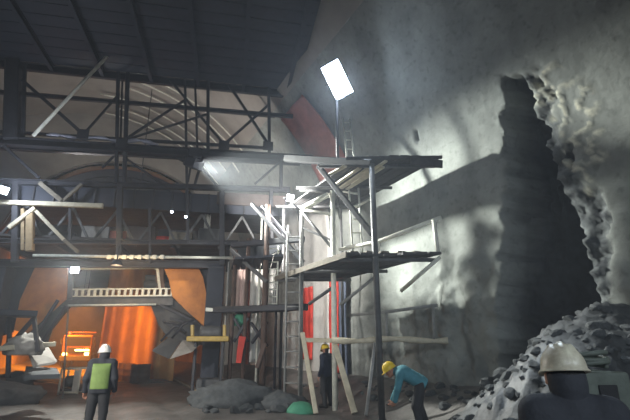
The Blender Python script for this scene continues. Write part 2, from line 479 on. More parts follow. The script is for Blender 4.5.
# main working deck
xd0, xd1 = gxof(-22, 195), gxof(287, 200)
za, zb = 9.0, 0
zt = g(120, 187, 0).z; zbm = g(120, 206, 0).z
part('deck_fascia', MB().box(gl((xd0+xd1)/2, .25, (zt+zbm)/2), xd1-xd0, .06, zt-zbm, GA), SHEET, gan)
for i in range(9):
    part('deck_board', MB().box(gl((xd0+xd1)/2, .6+i*.62, zt-.06), xd1-xd0, .59, .1, GA), DARKWOOD, gan)
for i in range(16):
    x = xd0+.3+(xd1-xd0-.6)*i/15
    part('fascia_rib', MB().bar(gl(x, .19, zbm), gl(x, .19, zt), .07, .06), STEEL, gan)
p0 = g(217, 199, .12); p1 = g(285, 201, .12)
part('stained_panel', MB().box((p0+p1)/2, (p1-p0).length, .05, .5, GA), BROWNSHEET, gan)
# pale timbers bolted on the deck's road side
part('waler', MB().bar(g(-4, 202.2, -.12), g(103, 206, -.12), .16, .17, up=(0, 0, 1)), PALEWOOD, gan, label='pale timber waler')
for x0, y0, x1, y1, w, m in [(40, 183, 62, 201, .16, WOOD), (82, 184, 63, 201, .11, WOOD), (9, 228, 35, 208, .15, PALEWOOD), (36, 211, 64, 240, .12, PALEWOOD), (64, 240, 78, 252, .12, WOOD)]:
    gb(x0, y0, x1, y1, w, -.12, m, 'timber_strut')
gb(30.5, 211, 30, 251, .24, -.05, TANWOOD, 'timber_post'); gb(23, 209, 23, 250, .12, -.05, TANWOOD, 'timber_post')
# lower trusses in shade
zl0 = g(100, 241, 0).z
for i in range(7):
    x0 = xd0+.6+i*1.6
    part('brace', MB().bar(gl(x0, .6, zl0), gl(x0+.8, .6, zbm), .09), STEEL2, gan)
    part('brace', MB().bar(gl(x0+1.6, .6, zl0), gl(x0+.8, .6, zbm), .09), STEEL2, gan)
for i in range(6):
    part('cross_bearer', MB().ibeam(gl(xd0+.5+i*2.1, .2, zl0), gl(xd0+.5+i*2.1, 5.5, zl0), .15, .22), STEEL, gan)
for i in range(6):
    part('deck_board', MB().box(gl((xd0+xd1)/2-1, .7+i*.8, zl0+.16), xd1-xd0-2.6, .76, .08, GA), DARKWOOD, gan)
part('rail_tube', MB().tube([g(33, 255.6, -.1), g(238, 258, -.1)], .055), PALEPIPE, gan, True, 'pale tube rail')
for i in range(8):
    part('clamp', MB().box(g(109+i*7.6, 257, -.16), .16, .1, .16, GA, .03), PALEPIPE, gan)
# legs
for px, nm in ((3, 'leg'), (217, 'leg')):
    top = g(px, 264, .4); part(nm, MB().box((top.x, top.y, (top.z-.2)/2+.1), .62, .8, top.z-.2, GA, .03), SHEET, gan)
    part('bogie', MB().box((top.x, top.y, .42), .8, 2.2, .5, GA, .06), STEEL2, gan)
# haunch plates, warm lit
def plate(name, px, dep, th, m, lab=None):
    o = part(name, MB().plate([g(x, y, dep) for x, y in px], th, GY), m, gan)
    if lab: o['label'] = lab
    return o
plate('haunch_plate', [(36, 265), (68, 265), (66, 299), (27, 334), (14, 330), (20, 300)], .7, .08, TAN, 'tan painted haunch plate')
plate('haunch_plate', [(163, 266), (197, 265), (203, 277), (206, 292), (206, 310), (204, 326), (188, 312), (172, 296), (169, 280)], .7, .08, TAN, 'tan painted haunch plate')
for pts in ([(67, 299), (72, 305), (52, 330), (46, 347), (18, 347), (27, 334)], [(150, 303), (172, 297), (204, 327), (204, 345), (170, 341), (158, 324)]):
    plate('soffit_plate', pts, .95, .06, DARKCONC)
plate('side_plate', [(197, 265), (214, 265), (214, 340), (204, 340), (204, 326), (206, 300), (203, 277)], .9, .06, SHEET)
plate('side_plate', [(-25, 265), (36, 265), (20, 300), (13, 332), (-25, 346)], .9, .06, SHEET)
for x0, y0, x1, y1 in [(160, 305, 196, 322), (163, 320, 190, 341), (170, 318, 193, 325), (66, 306, 40, 345), (58, 300, 30, 344)]:
    gb(x0, y0, x1, y1, .1, .5, STEEL, 'brace')
# cross platform with pale tube frame
part('platform_beam', MB().ibeam(g(62, 302, .9), g(173, 301, .9), .3, .34), STEEL2, gan)
a, b = g(64, 293, .85), g(172, 292, .85)
gr = MB().bar(a+Vector((0, 0, .13)), b+Vector((0, 0, .13)), .06, .05).bar(a-Vector((0, 0, .14)), b-Vector((0, 0, .14)), .06, .07)
for i in range(19):
    p = a.lerp(b, i/18); gr.bar(p-Vector((0, 0, .14)), p+Vector((0, 0, .13)), .10, .05)
part('toe_grating', gr, PALEPIPE, gan)
for i in range(3):
    q0, q1 = g(64, 297, 1.1+i*.5), g(172, 296, 1.1+i*.5)
    part('deck_board', MB().bar(q0, q1, .48, .07, up=(0, 0, 1)), DARKWOOD, gan)
part('rail_tube', MB().tube([g(76, 270, .9), g(82, 268, .9), g(154, 267, .9), g(158, 270, .9), g(160, 289, .9)], .07), PALEPIPE, gan, True, 'pale tube rail')
part('rail_tube', MB().tube([g(68, 305.5, .6), g(156, 304.5, .6)], .04), PALEPIPE, gan, True, 'pale tube rail')
part('post', MB().bar(g(70, 266, .9), g(69, 300, .9), .3, .2), STEEL2, gan)
part('post', MB().bar(g(160, 266, .95), g(161, 290, .95), .34, .2), RUST, gan)
# dark bulkhead arch behind the deck, added to block the drive's orange light
bk = thing('light_block_bulkhead', 'dark arched steel bulkhead closing the crown of the drive behind the gantry deck', 'bulkhead', T(TEND+.8, 0, 7.2))
def arc(r0, r1, t, zmin, mb=None):
    n = 30; pts0 = []; pts1 = []
    for i in range(n+1):
        a = math.radians(8+164*i/n)
        pts0.append(T(t, r0*math.cos(a), ZO+r0*math.sin(a))); pts1.append(T(t, r1*math.cos(a), max(zmin, ZO+r1*math.sin(a))))
    mb = MB()
    mb.sweepring([[pts0[i], pts1[i], pts1[i]+DIR3*.15, pts0[i]+DIR3*.15] for i in range(n+1)])
    return mb
part('arch_rim', arc(5.95, 5.5, TEND+.5, 7), SHEET, bk)
n = 24
pan = [T(TEND+.8, 5.85*math.cos(math.radians(10+160*i/n)), ZO+5.85*math.sin(math.radians(10+160*i/n))) for i in range(n+1)]
part('face_plate', MB().plate(pan, .06, DIR3), SHEET, bk)
part('stiffener', arc(4.9, 4.7, TEND+.55, 7), STEEL2, bk)
for k in range(-3, 4):
    la = k*1.5; h = ZO+math.sqrt(max(.1, 5.6**2-la**2))
    part('stiffener', MB().bar(T(TEND+.7, la, ZO+1.3), T(TEND+.7, la, h), .1), STEEL, bk)
# timber pole leaning against the gantry front
single('scaffold_pole', MB().tube([g(112, 51, -1.0), g(33, 136, -.35)], .065), PALEPIPE, 'long pale pole leaning across the gantry front under the dark top deck', 'pole', sm_=True)
# crumpled plastic hose on main beam
pts = []
for i in range(26):
    f = i/25; q = g(46+f*112, 138.5+f*8.0, -.02); pts.append(q+Vector((0, 0, .24+.07*math.sin(f*17)*(.4+f*.6)-.1)))
single('plastic_sheet', MB().tube(pts, [.05+.05*abs(math.sin(i*.9)) for i in range(26)], 8), PLASTIC, 'crumpled pale plastic sheet lying along the main gantry beam', 'sheet', sm_=True)
# clutter on the lower gantry deck
zz = zl0+.21
def crate(px, dep, w, h, m, name, lab, cat):
    p = g(px, 230, dep); p.z = zz+h/2
    return single(name, MB().box(p, w, .6, h, GA, .03), m, lab, cat)
crate(98, 1.4, 1.0, .62, CONC, 'crate', 'grey crate on the lower gantry deck below the pale waler end', 'crate')
crate(120, 1.5, .8, .5, PINKCLOTH, 'crate', 'reddish crate on the lower gantry deck beside the grey crate', 'crate')
crate(143, 1.4, 1.1, .7, BROWNSHEET, 'crate', 'brown crate in the middle of the lower gantry deck', 'crate')
crate(182, 1.4, .9, .55, WOOD, 'crate', 'timber crate on the lower gantry deck under the small deck lamps', 'crate')
crate(210, 1.4, .9, .75, DARKCONC, 'crate', 'dark grey crate at the wall end of the lower gantry deck', 'crate')
for k, (px, m, lab) in enumerate([(64, TARP, 'dark tarpaulin bundle on the lower gantry deck beside the timber post'), (163, REDCLOTH, 'rolled red membrane on the lower gantry deck beside the brown crate')]):
    p = g(px, 230, 1.5); p.z = zz+.22
    pr = [(.02, -.5), (.18, -.48), (.2, -.2), (.22, .1), (.19, .46), (.02, .5)]
    single('membrane_roll', MB().lathe(p, pr, 16, GX), m, lab, 'roll', sm_=True)
p = g(157, 289, 1.0); p.z = g(157, 292, 1.0).z+.28
for j, dz in enumerate((0, .0, .26)):
    q = p+GX*(0)+GY*((j % 2)*.28-.0)+Vector((0, 0, dz)); 
    q = p+GY*(.30*j if j < 2 else .15)+Vector((0, 0, dz))
    single('membrane_roll', MB().lathe(q, [(.02, -.5), (.14, -.49), (.14, .49), (.02, .5)], 14, GX), TARP, 'dark roll stacked at the end of the pale tube framed cross platform', 'roll', 'dark rolls on the cross platform', True)
# pale ribs on the vault
def rib(t, a0, a1, i):
    pts = []
    for k in range(14):
        a = math.radians(a0+(a1-a0)*k/13); r = RC-.28
        pts.append(T(t, LC+r*math.cos(a), ZS+r*math.sin(a)))
    single('arch_rib', MB().tube(pts, .045, 8), PALEPIPE, 'thin pale steel rib curving down the grey vault behind the gantry truss', 'rib', 'pale vault ribs', True)
for i, (t, a0, a1) in enumerate([(4.2, 88, 38), (5.0, 86, 44), (6.0, 84, 36), (7.4, 92, 40), (8.6, 86, 42), (9.6, 90, 36)]): rib(t, a0, a1, i)
# ------------------------------------------------------------------ membranes on the wall
def sheet(name, t0, t1, z0, z1, m, lab, off=.22, seed=0, group=None, skew=0.0):
    nu, nv = 10, 26; front = []; 
    for i in range(nu+1):
        for j in range(nv+1):
            z = z0+(z1-z0)*j/nv; t = t0+(t1-t0)*i/nu+skew*(z-z0)
            q = z+.4
            la, zz_, nl, n_z = prof(q)
            d = off+.05*math.sin(i*1.3+seed)+.05*nz((t, z, seed), .9)
            p = T(t, la+nl*d, zz_+n_z*d)
            front.append(p)
    mb = MB(); m1 = nv+1; b = len(front)
    back = [p+NR3*.03 for p in front]
    fs = []
    for i in range(nu):
        for j in range(nv):
            a = i*m1+j
            fs.append((a, a+m1, a+m1+1, a+1)); fs.append((b+a+1, b+a+m1+1, b+a+m1, b+a))
    rim = [j for j in range(m1)]+[i*m1+nv for i in range(1, nu+1)]+[nu*m1+j for j in range(nv-1, -1, -1)]+[i*m1 for i in range(nu-1, 0, -1)]
    for k in range(len(rim)):
        a, c = rim[k], rim[(k+1) % len(rim)]; fs.append((a, c, b+c, b+a))
    mb.add(front+back, fs)
    return single(name, mb, m, lab, 'membrane', group, True)
def tpx(px):   # axis station where the wall foot line meets pixel column px (at eye level)
    lo, hi = -14.0, 40.0
    for _ in range(50):
        mid = (lo+hi)/2
        if proj(T(mid, 7.4, 1.7))[0] > px: lo = mid
        else: hi = mid
    return lo
def wsheet(px0, px1, z0, z1, m, lab, **k):
    t1, t0 = tpx(px0), tpx(px1)
    return sheet('membrane_sheet', t0, t1, z0, z1, m, lab, **k)
wsheet(304, 334, .5, 8.2, WHITECLOTH, 'white felt sheet hanging on the wall behind the ladder and the pale scaffold post', seed=1)
wsheet(284, 302, .5, 8.3, WHITECLOTH, 'white felt sheet hanging on the wall behind the tall ladder tower', seed=2)
wsheet(268, 282, .5, 8.2, WHITECLOTH, 'narrow white felt sheet on the wall behind the dark scaffold tower', seed=3)
wsheet(252, 266, .5, 7.6, WHITECLOTH, 'white felt sheet behind the crossed braces of the dark scaffold tower', seed=4)
t_ = tpx(240)
if t_ < TEND: wsheet(240, 250, .5, 5.6, PINKCLOTH, 'pinkish felt strip at the far end of the membrane wall', seed=5)
sheet('membrane_sheet', tpx(317), tpx(307), 1.2, 4.2, REDCLOTH, 'red membrane strip on the wall beside the tall ladder', .34, 6)
sheet('membrane_sheet', tpx(344), tpx(335), .8, 4.3, REDCLOTH, 'red membrane strip on the wall just behind the pale scaffold post', .3, 7)
sheet('membrane_sheet', tpx(352), tpx(345), .6, 4.6, BLUECLOTH, 'slate blue membrane strip next to the red strip behind the scaffold', .3, 8)
sheet('membrane_sheet', tpx(352)-.8, tpx(352)+1.6, 8.6, 12.2, PINKCLOTH, 'faded red membrane on the vault beside the big floodlight', .22, 9, skew=.25)
# ------------------------------------------------------------------ scaffold along the wall
sca = thing('pipe_scaffold', 'steel pipe scaffold with three plank levels standing along the grey shotcrete wall', 'scaffold', (1.5, 12, .3))
def post(px, py, Y, w, m, round_=True, name='post', parent=None, top=None):
    p = P(px, py, Y); b = Vector((p.x, p.y, gz(p.x, p.y)-.05))
    mb = MB()
    if round_: mb.tube([b, p], w/2, 12)
    else: mb.bar(b, p, w, up=(0, 1, 0))
    if parent: return part(name, mb, m, parent, round_)
    return mb
def pp(x, y, Y): return P(x, y, Y)
post(371.5, 164, 11.0, .155, STEEL2, parent=sca)
post(332.5, 191, 13, .16, PALEPIPE, parent=sca)
for x, y in [(.95, 15.5), (-1.15, 15.5)]:
    zt_ = 6.6
    part('post', MB().tube([(x, y, gz(x, y)-.05), (x, y, zt_)], .05), STEEL2, sca, True)
def quad_deck(c, z, n, m, th=.07):
    c = [Vector((x, y, z)) for x, y in c]   # near right, near left, far left, far right
    for i in range(n):
        a0, a1 = i/n+.008, (i+1)/n-.008
        A = c[1].lerp(c[0], a0); B = c[1].lerp(c[0], a1); Cc = c[2].lerp(c[3], a1); D = c[2].lerp(c[3], a0)
        j = (Cc-B).normalized()*random.uniform(-.12, .12)
        up = Vector((0, 0, th)); dz = Vector((0, 0, random.uniform(0, .02)))
        q = [A+j+dz, B+j+dz, Cc+j+dz, D+j+dz]
        part('deck_plank', MB().hexa(q+[v+up for v in q]), m, sca)
quad_deck([(3.46, 11.2), (1.1, 11.2), (-1.15, 15.85), (1.2, 15.85)], 6.66, 8, DARKWOOD)
part('toe_board', MB().bar((.85, 11.14, 6.66), (3.5, 11.14, 6.69), .06, .09), DARKWOOD, sca)
part('toe_board', MB().bar((2.6, 11.04, 6.52), (3.46, 11.04, 6.44), .07, .22), DARKWOOD, sca)
for f in (.05, .45, .9):
    a = Vector((3.5, 11.35, 6.6)).lerp(Vector((1.25, 15.75, 6.6)), f); b = Vector((.2, 11.35, 6.6)).lerp(Vector((-1.6, 15.75, 6.6)), f)
    part('ledger', MB().tube([a, b], .05), STEEL2, sca, True)
quad_deck([(3.12, 10.8), (.8, 10.8), (-1.3, 14.9), (1.0, 14.9)], 3.88, 7, DARKWOOD)
part('edge_board', MB().bar((.78, 10.78, 3.9), (-1.35, 14.9, 3.9), .05, .16), WOOD, sca)
for f in (.04, .5, .95):
    a = Vector((3.15, 10.95, 3.82)).lerp(Vector((1.1, 14.8, 3.82)), f); b = Vector((.7, 10.95, 3.82)).lerp(Vector((-1.35, 14.8, 3.82)), f)
    part('ledger', MB().tube([a, b], .05), STEEL2, sca, True)
# top beam and brace
part('beam', MB().bar(P(286, 158.3, 13.3), P(372, 164, 11.0), .2, .22), DARKSTEEL, sca)
part('brace', MB().bar(P(318.5, 166, 12.3), P(372, 234, 11.1), .14), STEEL, sca)
# handrails
def tube(pts, r, m, name='handrail', lab=None):
    return part(name, MB().tube(pts, r, 10), m, sca, True, lab)
tube([P(340, 249.5, 13.2), P(378.5, 241.5, 11.9), P(441, 217.5, 10.8)], .055, PALEPIPE, 'handrail', 'pale handrail tube')
tube([P(433.5, 220, 10.9), P(438.5, 254, 10.9)], .055, PALEPIPE, 'rail_post')
tube([P(378, 242, 11.9), P(379, 262, 11.9)], .045, PALEPIPE, 'rail_post')
tube([P(347, 315.5, 13.6), P(386, 312, 12.9), P(437, 305, 12.0)], .045, PIPE, 'handrail')
tube([P(386.5, 312, 12.7), P(387, 341, 12.7)], .04, PIPE, 'rail_post')
tube([P(433, 305.5, 12.0), P(434, 341, 12.0)], .04, PIPE, 'rail_post')
tube([P(440, 257, 10.85), P(401, 291, 11.8)], .05, PALEPIPE, 'strut')
for a, b, Y0, Y1, r, m in [((336, 195), (340, 219), 13, 13, .035, PIPE), ((300, 190), (337, 192), 13.5, 13, .045, STEEL2), ((356, 207), (371, 199), 14, 13, .04, PALEPIPE), ((340, 191), (358, 194), 14, 13.4, .035, PALEPIPE),
                           ((300, 208), (327, 194), 14, 12.9, .05, PALEPIPE), ((301, 209), (332, 194.5), 13.6, 13.2, .05, PALEPIPE), ((301, 209.5), (330, 214), 13.6, 13.1, .045, PALEPIPE), ((302, 212), (333, 249), 13.6, 13.1, .045, STEEL2),
                           ((340, 305), (375, 277), 13.0, 12.6, .045, PIPE), ((309, 304), (332, 288), 13.4, 13.05, .05, STEEL2)]:
    tube([P(*a, Y0), P(*b, Y1)], r, m, 'brace')
# orange topped stub
# low timber plank and A-frame struts
pts = []
for i in range(10):
    f = i/9; q = P(332+116*f, 340+1.2*math.sin(f*9), 12.6-.7*f); pts.append(q)
single('timber_plank', MB().tube(pts, [.075+.02*math.sin(i*2.2) for i in range(10)], 8), PALEWOOD, 'rough pale timber rail lying level on the lowest scaffold lift above the bending worker', 'timber', sm_=True)
single('timber_plank', MB().bar(P(303.5, 340, 13.2), P(333, 340.5, 13.1), .10, .12), PALEWOOD, 'short pale timber bar fixed between the ladder and the pale scaffold post', 'timber')
def lean(x0, y0, Y0, x1, Y1, w, h, m, lab):
    a = P(x0, y0, Y0)
    lo, hi = 300., 470.   # foot on the ground
    r = ray(x1, 385); b = Vector((r.x*Y1/r.y, Y1, 0)); b.z = gz(b.x, b.y)+.03
    return single('timber_prop', MB().bar(a, b, w, h, up=(0, 1, 0)), m, lab, 'timber')
lean(302.5, 333, 13.25, 316, 12.6, .13, .12, PALEWOOD, 'pale timber prop leaning from the foot of the tall ladder')
lean(335, 345, 12.9, 354, 12.1, .16, .12, PALEWOOD, 'wide pale timber prop leaning at the pale scaffold post')
lean(375, 343, 12.2, 365, 11.7, .08, .08, PIPE, 'thin pale pole leaning beside the dark corner scaffold post')
# loose boards at the deck's inner edge
for i, (x0, y0, x1, y1, w) in enumerate([(327, 176, 345, 166, .14), (335, 185, 360, 168, .12), (341, 188, 372, 166.5, .16), (347, 189, 383, 167, .12), (352, 184, 386, 161, .1)]):
    a = P(x0, y0, 14.6); a.z = 6.88-.03*i; 
    rr = ray(x0, y0); k = (6.55-CAMZ-.02*i)/rr.z; a = Vector((rr.x*k, rr.y*k, CAMZ+rr.z*k))
    rr = ray(x1, y1); k = (6.50-CAMZ-.02*i)/rr.z; b = Vector((rr.x*k, rr.y*k, CAMZ+rr.z*k))
    labs = ['pale loose board poking out under the upper scaffold deck, farthest from the wall', 'second pale loose board under the upper scaffold deck', 'wide middle pale board under the upper scaffold deck', 'fourth pale loose board under the upper scaffold deck', 'narrow pale board under the upper scaffold deck, closest to its planks']
    single('loose_board', MB().bar(a, b, w, .05), PALEWOOD, labs[i], 'board')
for i, (x0, x1, Y) in enumerate([(366, 372, 11.3), (376, 384, 11.3), (386, 397, 11.32)]):
    a = P(x0, 163.5, Y); b = P(x1, 156, Y); a.z = 6.78; b.z = 6.78; b.y = Y+1.0
    single('loose_board', MB().bar(a, b, .16, .05), PALEWOOD, ['short pale board end on top of the upper scaffold deck at the corner post', 'short pale board end on the upper scaffold deck, second from the corner post', 'short pale board end on the upper scaffold deck, third from the corner post'][i], 'board')
for i in range(5):
    x = 1.0+i*.4; a = Vector((x, 10.95, 4.0)); b = Vector((x-.5+random.uniform(-.2, .3), 12.2+random.uniform(0, .5), 4.0))
    single('loose_board', MB().bar(a, b, .2, .05), WOOD, 'grey loose board lying on the middle scaffold deck under the handrail', 'board', 'boards on the middle scaffold deck')
# ladders
def ladder(a, b, w, lab, rung=.3, r=.028, side=(1, 0, 0), m=PIPE):
    a, b, s = Vector(a), Vector(b), Vector(side).normalized()*w/2
    t = thing('ladder', lab, 'ladder', a)
    part('rail', MB().tube([a-s, b-s], r), m, t, True); part('rail', MB().tube([a+s, b+s], r), m, t, True)
    L_ = (b-a).length; n = max(2, int(L_/rung)); 
    for i in range(n):
        p = a.lerp(b, (i+.6)/n); part('rung', MB().tube([p-s, p+s], r*.7, 8), m, t, True)
    return t
def gfoot(p): return Vector((p.x, p.y, gz(p.x, p.y)))
q = P(294, 232, 13.6); ladder(gfoot(q), q, .42, 'tall grey ladder standing upright beside the pale post in front of white felt', .42, .032)
q = P(273, 246, 14.9); f = gfoot(q); f.z = P(273, 308, 14.9).z; ladder(f, q, .36, 'narrow pale ladder on the dark scaffold tower above its lower deck', .23, .03, m=PALEPIPE)
q = P(346.5, 119, 14.2); f = P(352.5, 158, 13.4); f.z = 6.74; ladder(f, q, .24, 'pale ladder rising from the upper scaffold deck to the vault below the floodlight', .4, .035, m=PALEPIPE)
q = P(354, 201, 13.3); f = P(358, 248, 13.3); f.z = 3.97; q.z = 6.58; ladder(f, q, .3, 'short pale ladder between the middle and upper scaffold decks', .42, .032, m=PALEPIPE)
# ------------------------------------------------------------------ dark scaffold tower next to the gantry
tow = thing('scaffold_tower', 'dark rusty scaffold tower with two decks in front of the white felt wall', 'scaffold', (-1.5, 15.2, .3))
for px, py, Y, w, m in [(302, 210, 13.75, .13, PIPE), (268, 205, 14.7, .19, RUST), (249, 238, 15.4, .14, RUST), (236, 250, 15.6, .15, RUST), (278, 240, 15.8, .09, STEEL), (288, 225, 15.0, .07, STEEL2), (229, 262, 16.0, .08, PIPE), (262, 212, 16.6, .08, PALEPIPE)]:
    post(px, py, Y, w, m, parent=tow)
def tb(x0, y0, Y0, x1, y1, Y1, w, m=RUST, name='brace'):
    return part(name, MB().bar(P(x0, y0, Y0), P(x1, y1, Y1), w), m, tow)
tb(210, 310, 15.3, 307, 307, 14.0, .2, STEEL, 'ledger'); tb(233, 245, 15.8, 303, 239, 13.9, .2, STEEL, 'ledger')
tb(206, 309.5, 15.2, 235, 311.5, 15.2, .12, PALEPIPE, 'tube')
tb(231, 250, 15.2, 267, 282, 14.6, .12, STEEL2); tb(252, 204, 15, 303, 262, 13.8, .13, STEEL); tb(262, 206, 15, 292, 242, 14.2, .1, STEEL)
tb(251, 323, 15.2, 267, 346, 14.7, .09, STEEL); tb(267, 322, 15.2, 252, 343, 14.7, .09, STEEL); tb(234, 342, 15.4, 248, 318, 15.4, .09, STEEL); tb(234, 318, 15.45, 248, 342, 15.45, .09, STEEL)
tb(265, 343, 14.6, 257, 368, 14.6, .13, RUST, 'leg_prop'); tb(302, 212, 13.7, 333, 192, 13.1, .09, PALEPIPE); tb(303, 228, 13.7, 331, 240, 13.1, .07, STEEL2)
for z, c, m in ((P(250, 262, 15).z, [(-1.0, 14.0), (-2.7, 14.5), (-3.2, 16.6), (-1.3, 16.4)], SHEET), (P(260, 309, 15).z, [(-.3, 14.0), (-3.3, 15.0), (-3.6, 16.9), (-1.0, 16.4)], DARKWOOD)):
    for i in range(5):
        A = Vector((*c[1], z)).lerp(Vector((*c[0], z)), i/5+.01); B = Vector((*c[1], z)).lerp(Vector((*c[0], z)), (i+1)/5-.01)
        Cc = Vector((*c[2], z)).lerp(Vector((*c[3], z)), (i+1)/5-.01); D = Vector((*c[2], z)).lerp(Vector((*c[3], z)), i/5+.01)
        q = [A, B, Cc, D]; part('deck_plank', MB().hexa(q+[v+Vector((0, 0, .08)) for v in q]), m, tow)
# dark tarp under upper tower deck
mbt = MB(); pts = []
pol = [(231, 250), (240, 246), (262, 244), (283, 243), (281, 249), (264, 258), (252, 266), (241, 268), (233, 258)]
single('tarpaulin', MB().plate([P(x, y, 14.9+.02*(300-x)) for x, y in pol], .07, (0, 1, 0)), TARP, 'dark tarpaulin sagging from the upper deck of the scaffold tower', 'tarpaulin')
mb = MB(); nn_ = 8
single('debris_net', MB().plate([P(277, 272, 15.3), P(303, 270, 14.3), P(303, 305, 14.3), P(277, 306, 15.3)], .03, (0, 1, 0)), NET, 'grey debris netting panel behind the tall ladder above the lower tower deck', 'net')
def hung(px0, px1, y0, y1, Y, m, lab, seed):
    A, B = P(px0, y0, Y), P(px1, y0, Y+.1); z0 = P(px0, y1, Y).z; fr = []
    for i in range(13):
        for j in range(9):
            p = A.lerp(B, i/12); p.z = A.z+(z0-A.z)*j/8; p.y += .06*math.sin(i*1.1+seed)+.04*nz(p, 1.5, seed); fr.append(p)
    mb = MB(); b = len(fr); fs = []
    for i in range(12):
        for j in range(8):
            a = i*9+j; fs += [(a, a+1, a+10, a+9), (b+a+9, b+a+10, b+a+1, b+a)]
    rim = list(range(9))+[i*9+8 for i in range(1, 13)]+[12*9+j for j in range(7, -1, -1)]+[i*9 for i in range(11, 0, -1)]
    for k in range(len(rim)):
        a, c_ = rim[k], rim[(k+1) % len(rim)]; fs.append((a, b+a, b+c_, c_))
    mb.add(fr+[p+Vector((0, .02, 0)) for p in fr], fs)
    single('felt_sheet', mb, m, lab, 'membrane', None, True)
hung(251, 264, 263, 307, 17.3, WHITECLOTH, 'cream felt sheet hanging behind the upper lift of the scaffold tower', 1)
hung(237, 248, 266, 307, 17.4, PINKFELT, 'pinkish felt strip hanging behind the tower next to the gantry leg', 2)
hung(251, 265, 313, 362, 17.2, WHITECLOTH, 'cream felt sheet behind the crossed braces at the tower foot', 3)
hung(270, 281, 250, 306, 17.6, WHITECLOTH, 'pale felt strip hanging behind the narrow ladder of the tower', 4)
hung(205, 211, 214, 236, 18.0, WHITECLOTH, 'small white sheet hanging at the wall end of the lower gantry deck', 5)
# red banner, green bits
q0 = P(240.5, 336, 15.0)
single('red_banner', MB().plate([P(239, 336, 15.1), P(246, 337, 15.1), P(243, 350, 15.05), P(241, 363, 15), P(236, 363, 15), P(237, 350, 15.1)], .05, (0, 1, 0)), REDCLOTH, 'red cloth banner hanging low on the scaffold tower', 'banner')
single('green_tank', MB().lathe(P(239.5, 325, 15.8), [(.02, -.05), (.2, -.02), (.22, .1), (.22, .3), (.1, .4), (.02, .42)], 18), GREENTARP, 'pale green round tank on the tower between dark posts above the red banner', 'tank', sm_=True)
q = P(301, 383, 12.9); q.z = gz(q.x, q.y)
mbp = MB(); 
single('green_tarp', MB().lathe(q+Vector((0, 0, -.02)), [(.42, 0), (.40, .1), (.3, .2), (.22, .27), (.05, .3), (.01, .3)], 9), GREENTARP, 'crumpled green tarp bundle at the foot of the tall ladder', 'tarp', sm_=True)
# ------------------------------------------------------------------ clutter low down by the gantry legs
def ground(px, py):
    r = ray(px, py); k = (0.05-CAMZ)/r.z if r.z < -.002 else 30
    for _ in range(6):
        p = Vector((r.x*k, r.y*k, 0)); k = (gz(p.x, p.y)-CAMZ)/r.z
    p = Vector((r.x*k, r.y*k, 0)); p.z = gz(p.x, p.y); return p
# workbench frame with timber, slabs (road side, below the tan plate by the far leg)
wb = thing('steel_workbench', 'dark steel work platform on crossed legs at the outer gantry leg', 'platform', P(18, 340, 12.5))
part('top', MB().bar(P(-8, 313, 12.2), P(36, 314.5, 12.8), .9, .16), SHEET, wb)
for a, b in (((35, 317), (12, 343)), ((10, 317), (8, 378)), ((34, 317), (38, 352)), ((-6, 317), (-6, 385))):
    part('leg', MB().bar(P(*a, 12.5), P(*b, 12.5), .1), STEEL, wb)
single('timber_plank', MB().bar(P(-6, 349, 12.0), P(55, 344, 13.2), .12, .13), PALEWOOD, 'pale squared timber lying across the heap by the steel work platform', 'timber')
def slab(px, Y, th, m, name, lab, cat, n=(0, .35, .9)):
    return single(name, MB().plate([P(x, y, Y+dy) for x, y, dy in px], th, n), m, lab, cat)
slab([(27, 351, 0), (46, 349, .8), (55, 364, .4), (33, 368, -.3)], 13.0, .12, CONC, 'concrete_slab', 'pale tilted concrete slab propped beside the steel work platform', 'slab', (0, .7, .5))
slab([(26, 366, 0), (57, 368, .2), (60, 374, -.5), (24, 375, -.8)], 12.8, .12, TARP, 'rubber_mat', 'dark mat on the ground in front of the pale tilted slab', 'mat', (0, 0, -1))
def lump(name, c, sx, sy, sz, m, lab, cat, seed, group=None, amp=.35, sub=4, fl=True):
    bm = bmesh.new(); bmesh.ops.create_icosphere(bm, subdivisions=sub, radius=1)
    mb = MB(); vs = []
    for v in bm.verts:
        d = 1+amp*fbm(v.co, 1.1, 3, seed)+.22*abs(fbm(v.co, 3.5, 4, seed+3))
        p = v.co*d
        if fl and p.z < -.55: p.z = -.55
        vs.append(Vector((p.x*sx, p.y*sy, (p.z+.5)*sz))+Vector(c))
    mb.add(vs, [[v.index for v in f.verts] for f in bm.faces]); bm.free()
    return single(name, mb, m, lab, cat, group, True)
c = P(24, 345, 12.7); lump('tarp_heap', (c.x, c.y, c.z-.25), .45, .4, .35, CONC, 'grey plastic heap on the work platform timber', 'heap', 3)
c = ground(20, 388); lump('tarp_heap', (c.x-.3, c.y, c.z), .8, .6, .4, TARP, 'low dark tarpaulin heap on the ground at the edge of the road', 'heap', 5)
c = ground(52, 382); lump('spoil_heap', (c.x, c.y, c.z-.05), .9, .5, .16, DARKCONC, 'low grey spoil heap near the vested worker', 'heap', 8)
# white framed pump by the road
c = P(75, 368, 18); c.z = gz(c.x, c.y)
pu = thing('water_pump', 'white framed pump standing at the roadside in front of the truck headlamps', 'pump', c)
w = .36; hh = .92
for dx in (-w, w):
    for dy in (-.25, .25): part('frame_post', MB().tube([c+Vector((dx, dy, 0)), c+Vector((dx, dy, hh))], .04), PALEPIPE, pu, True)
for dy in (-.25, .25):
    for z in (.08, hh): part('frame_rail', MB().tube([c+Vector((-w, dy, z)), c+Vector((w, dy, z))], .04), PALEPIPE, pu, True)
part('side_panel', MB().box(c+Vector((.24, -.26, .5)), .2, .03, .75, 0, .01), WHITECLOTH, pu)
part('motor', MB().lathe(c+Vector((-.26, 0, .45)), [(.02, 0), (.2, .02), (.22, .2), (.22, .4), (.15, .46), (.02, .46)], 18, (1, 0, 0)), STEEL2, pu, True)
part('base', MB().box(c+Vector((0, 0, .16)), .7, .5, .1, 0, .02), STEEL2, pu)
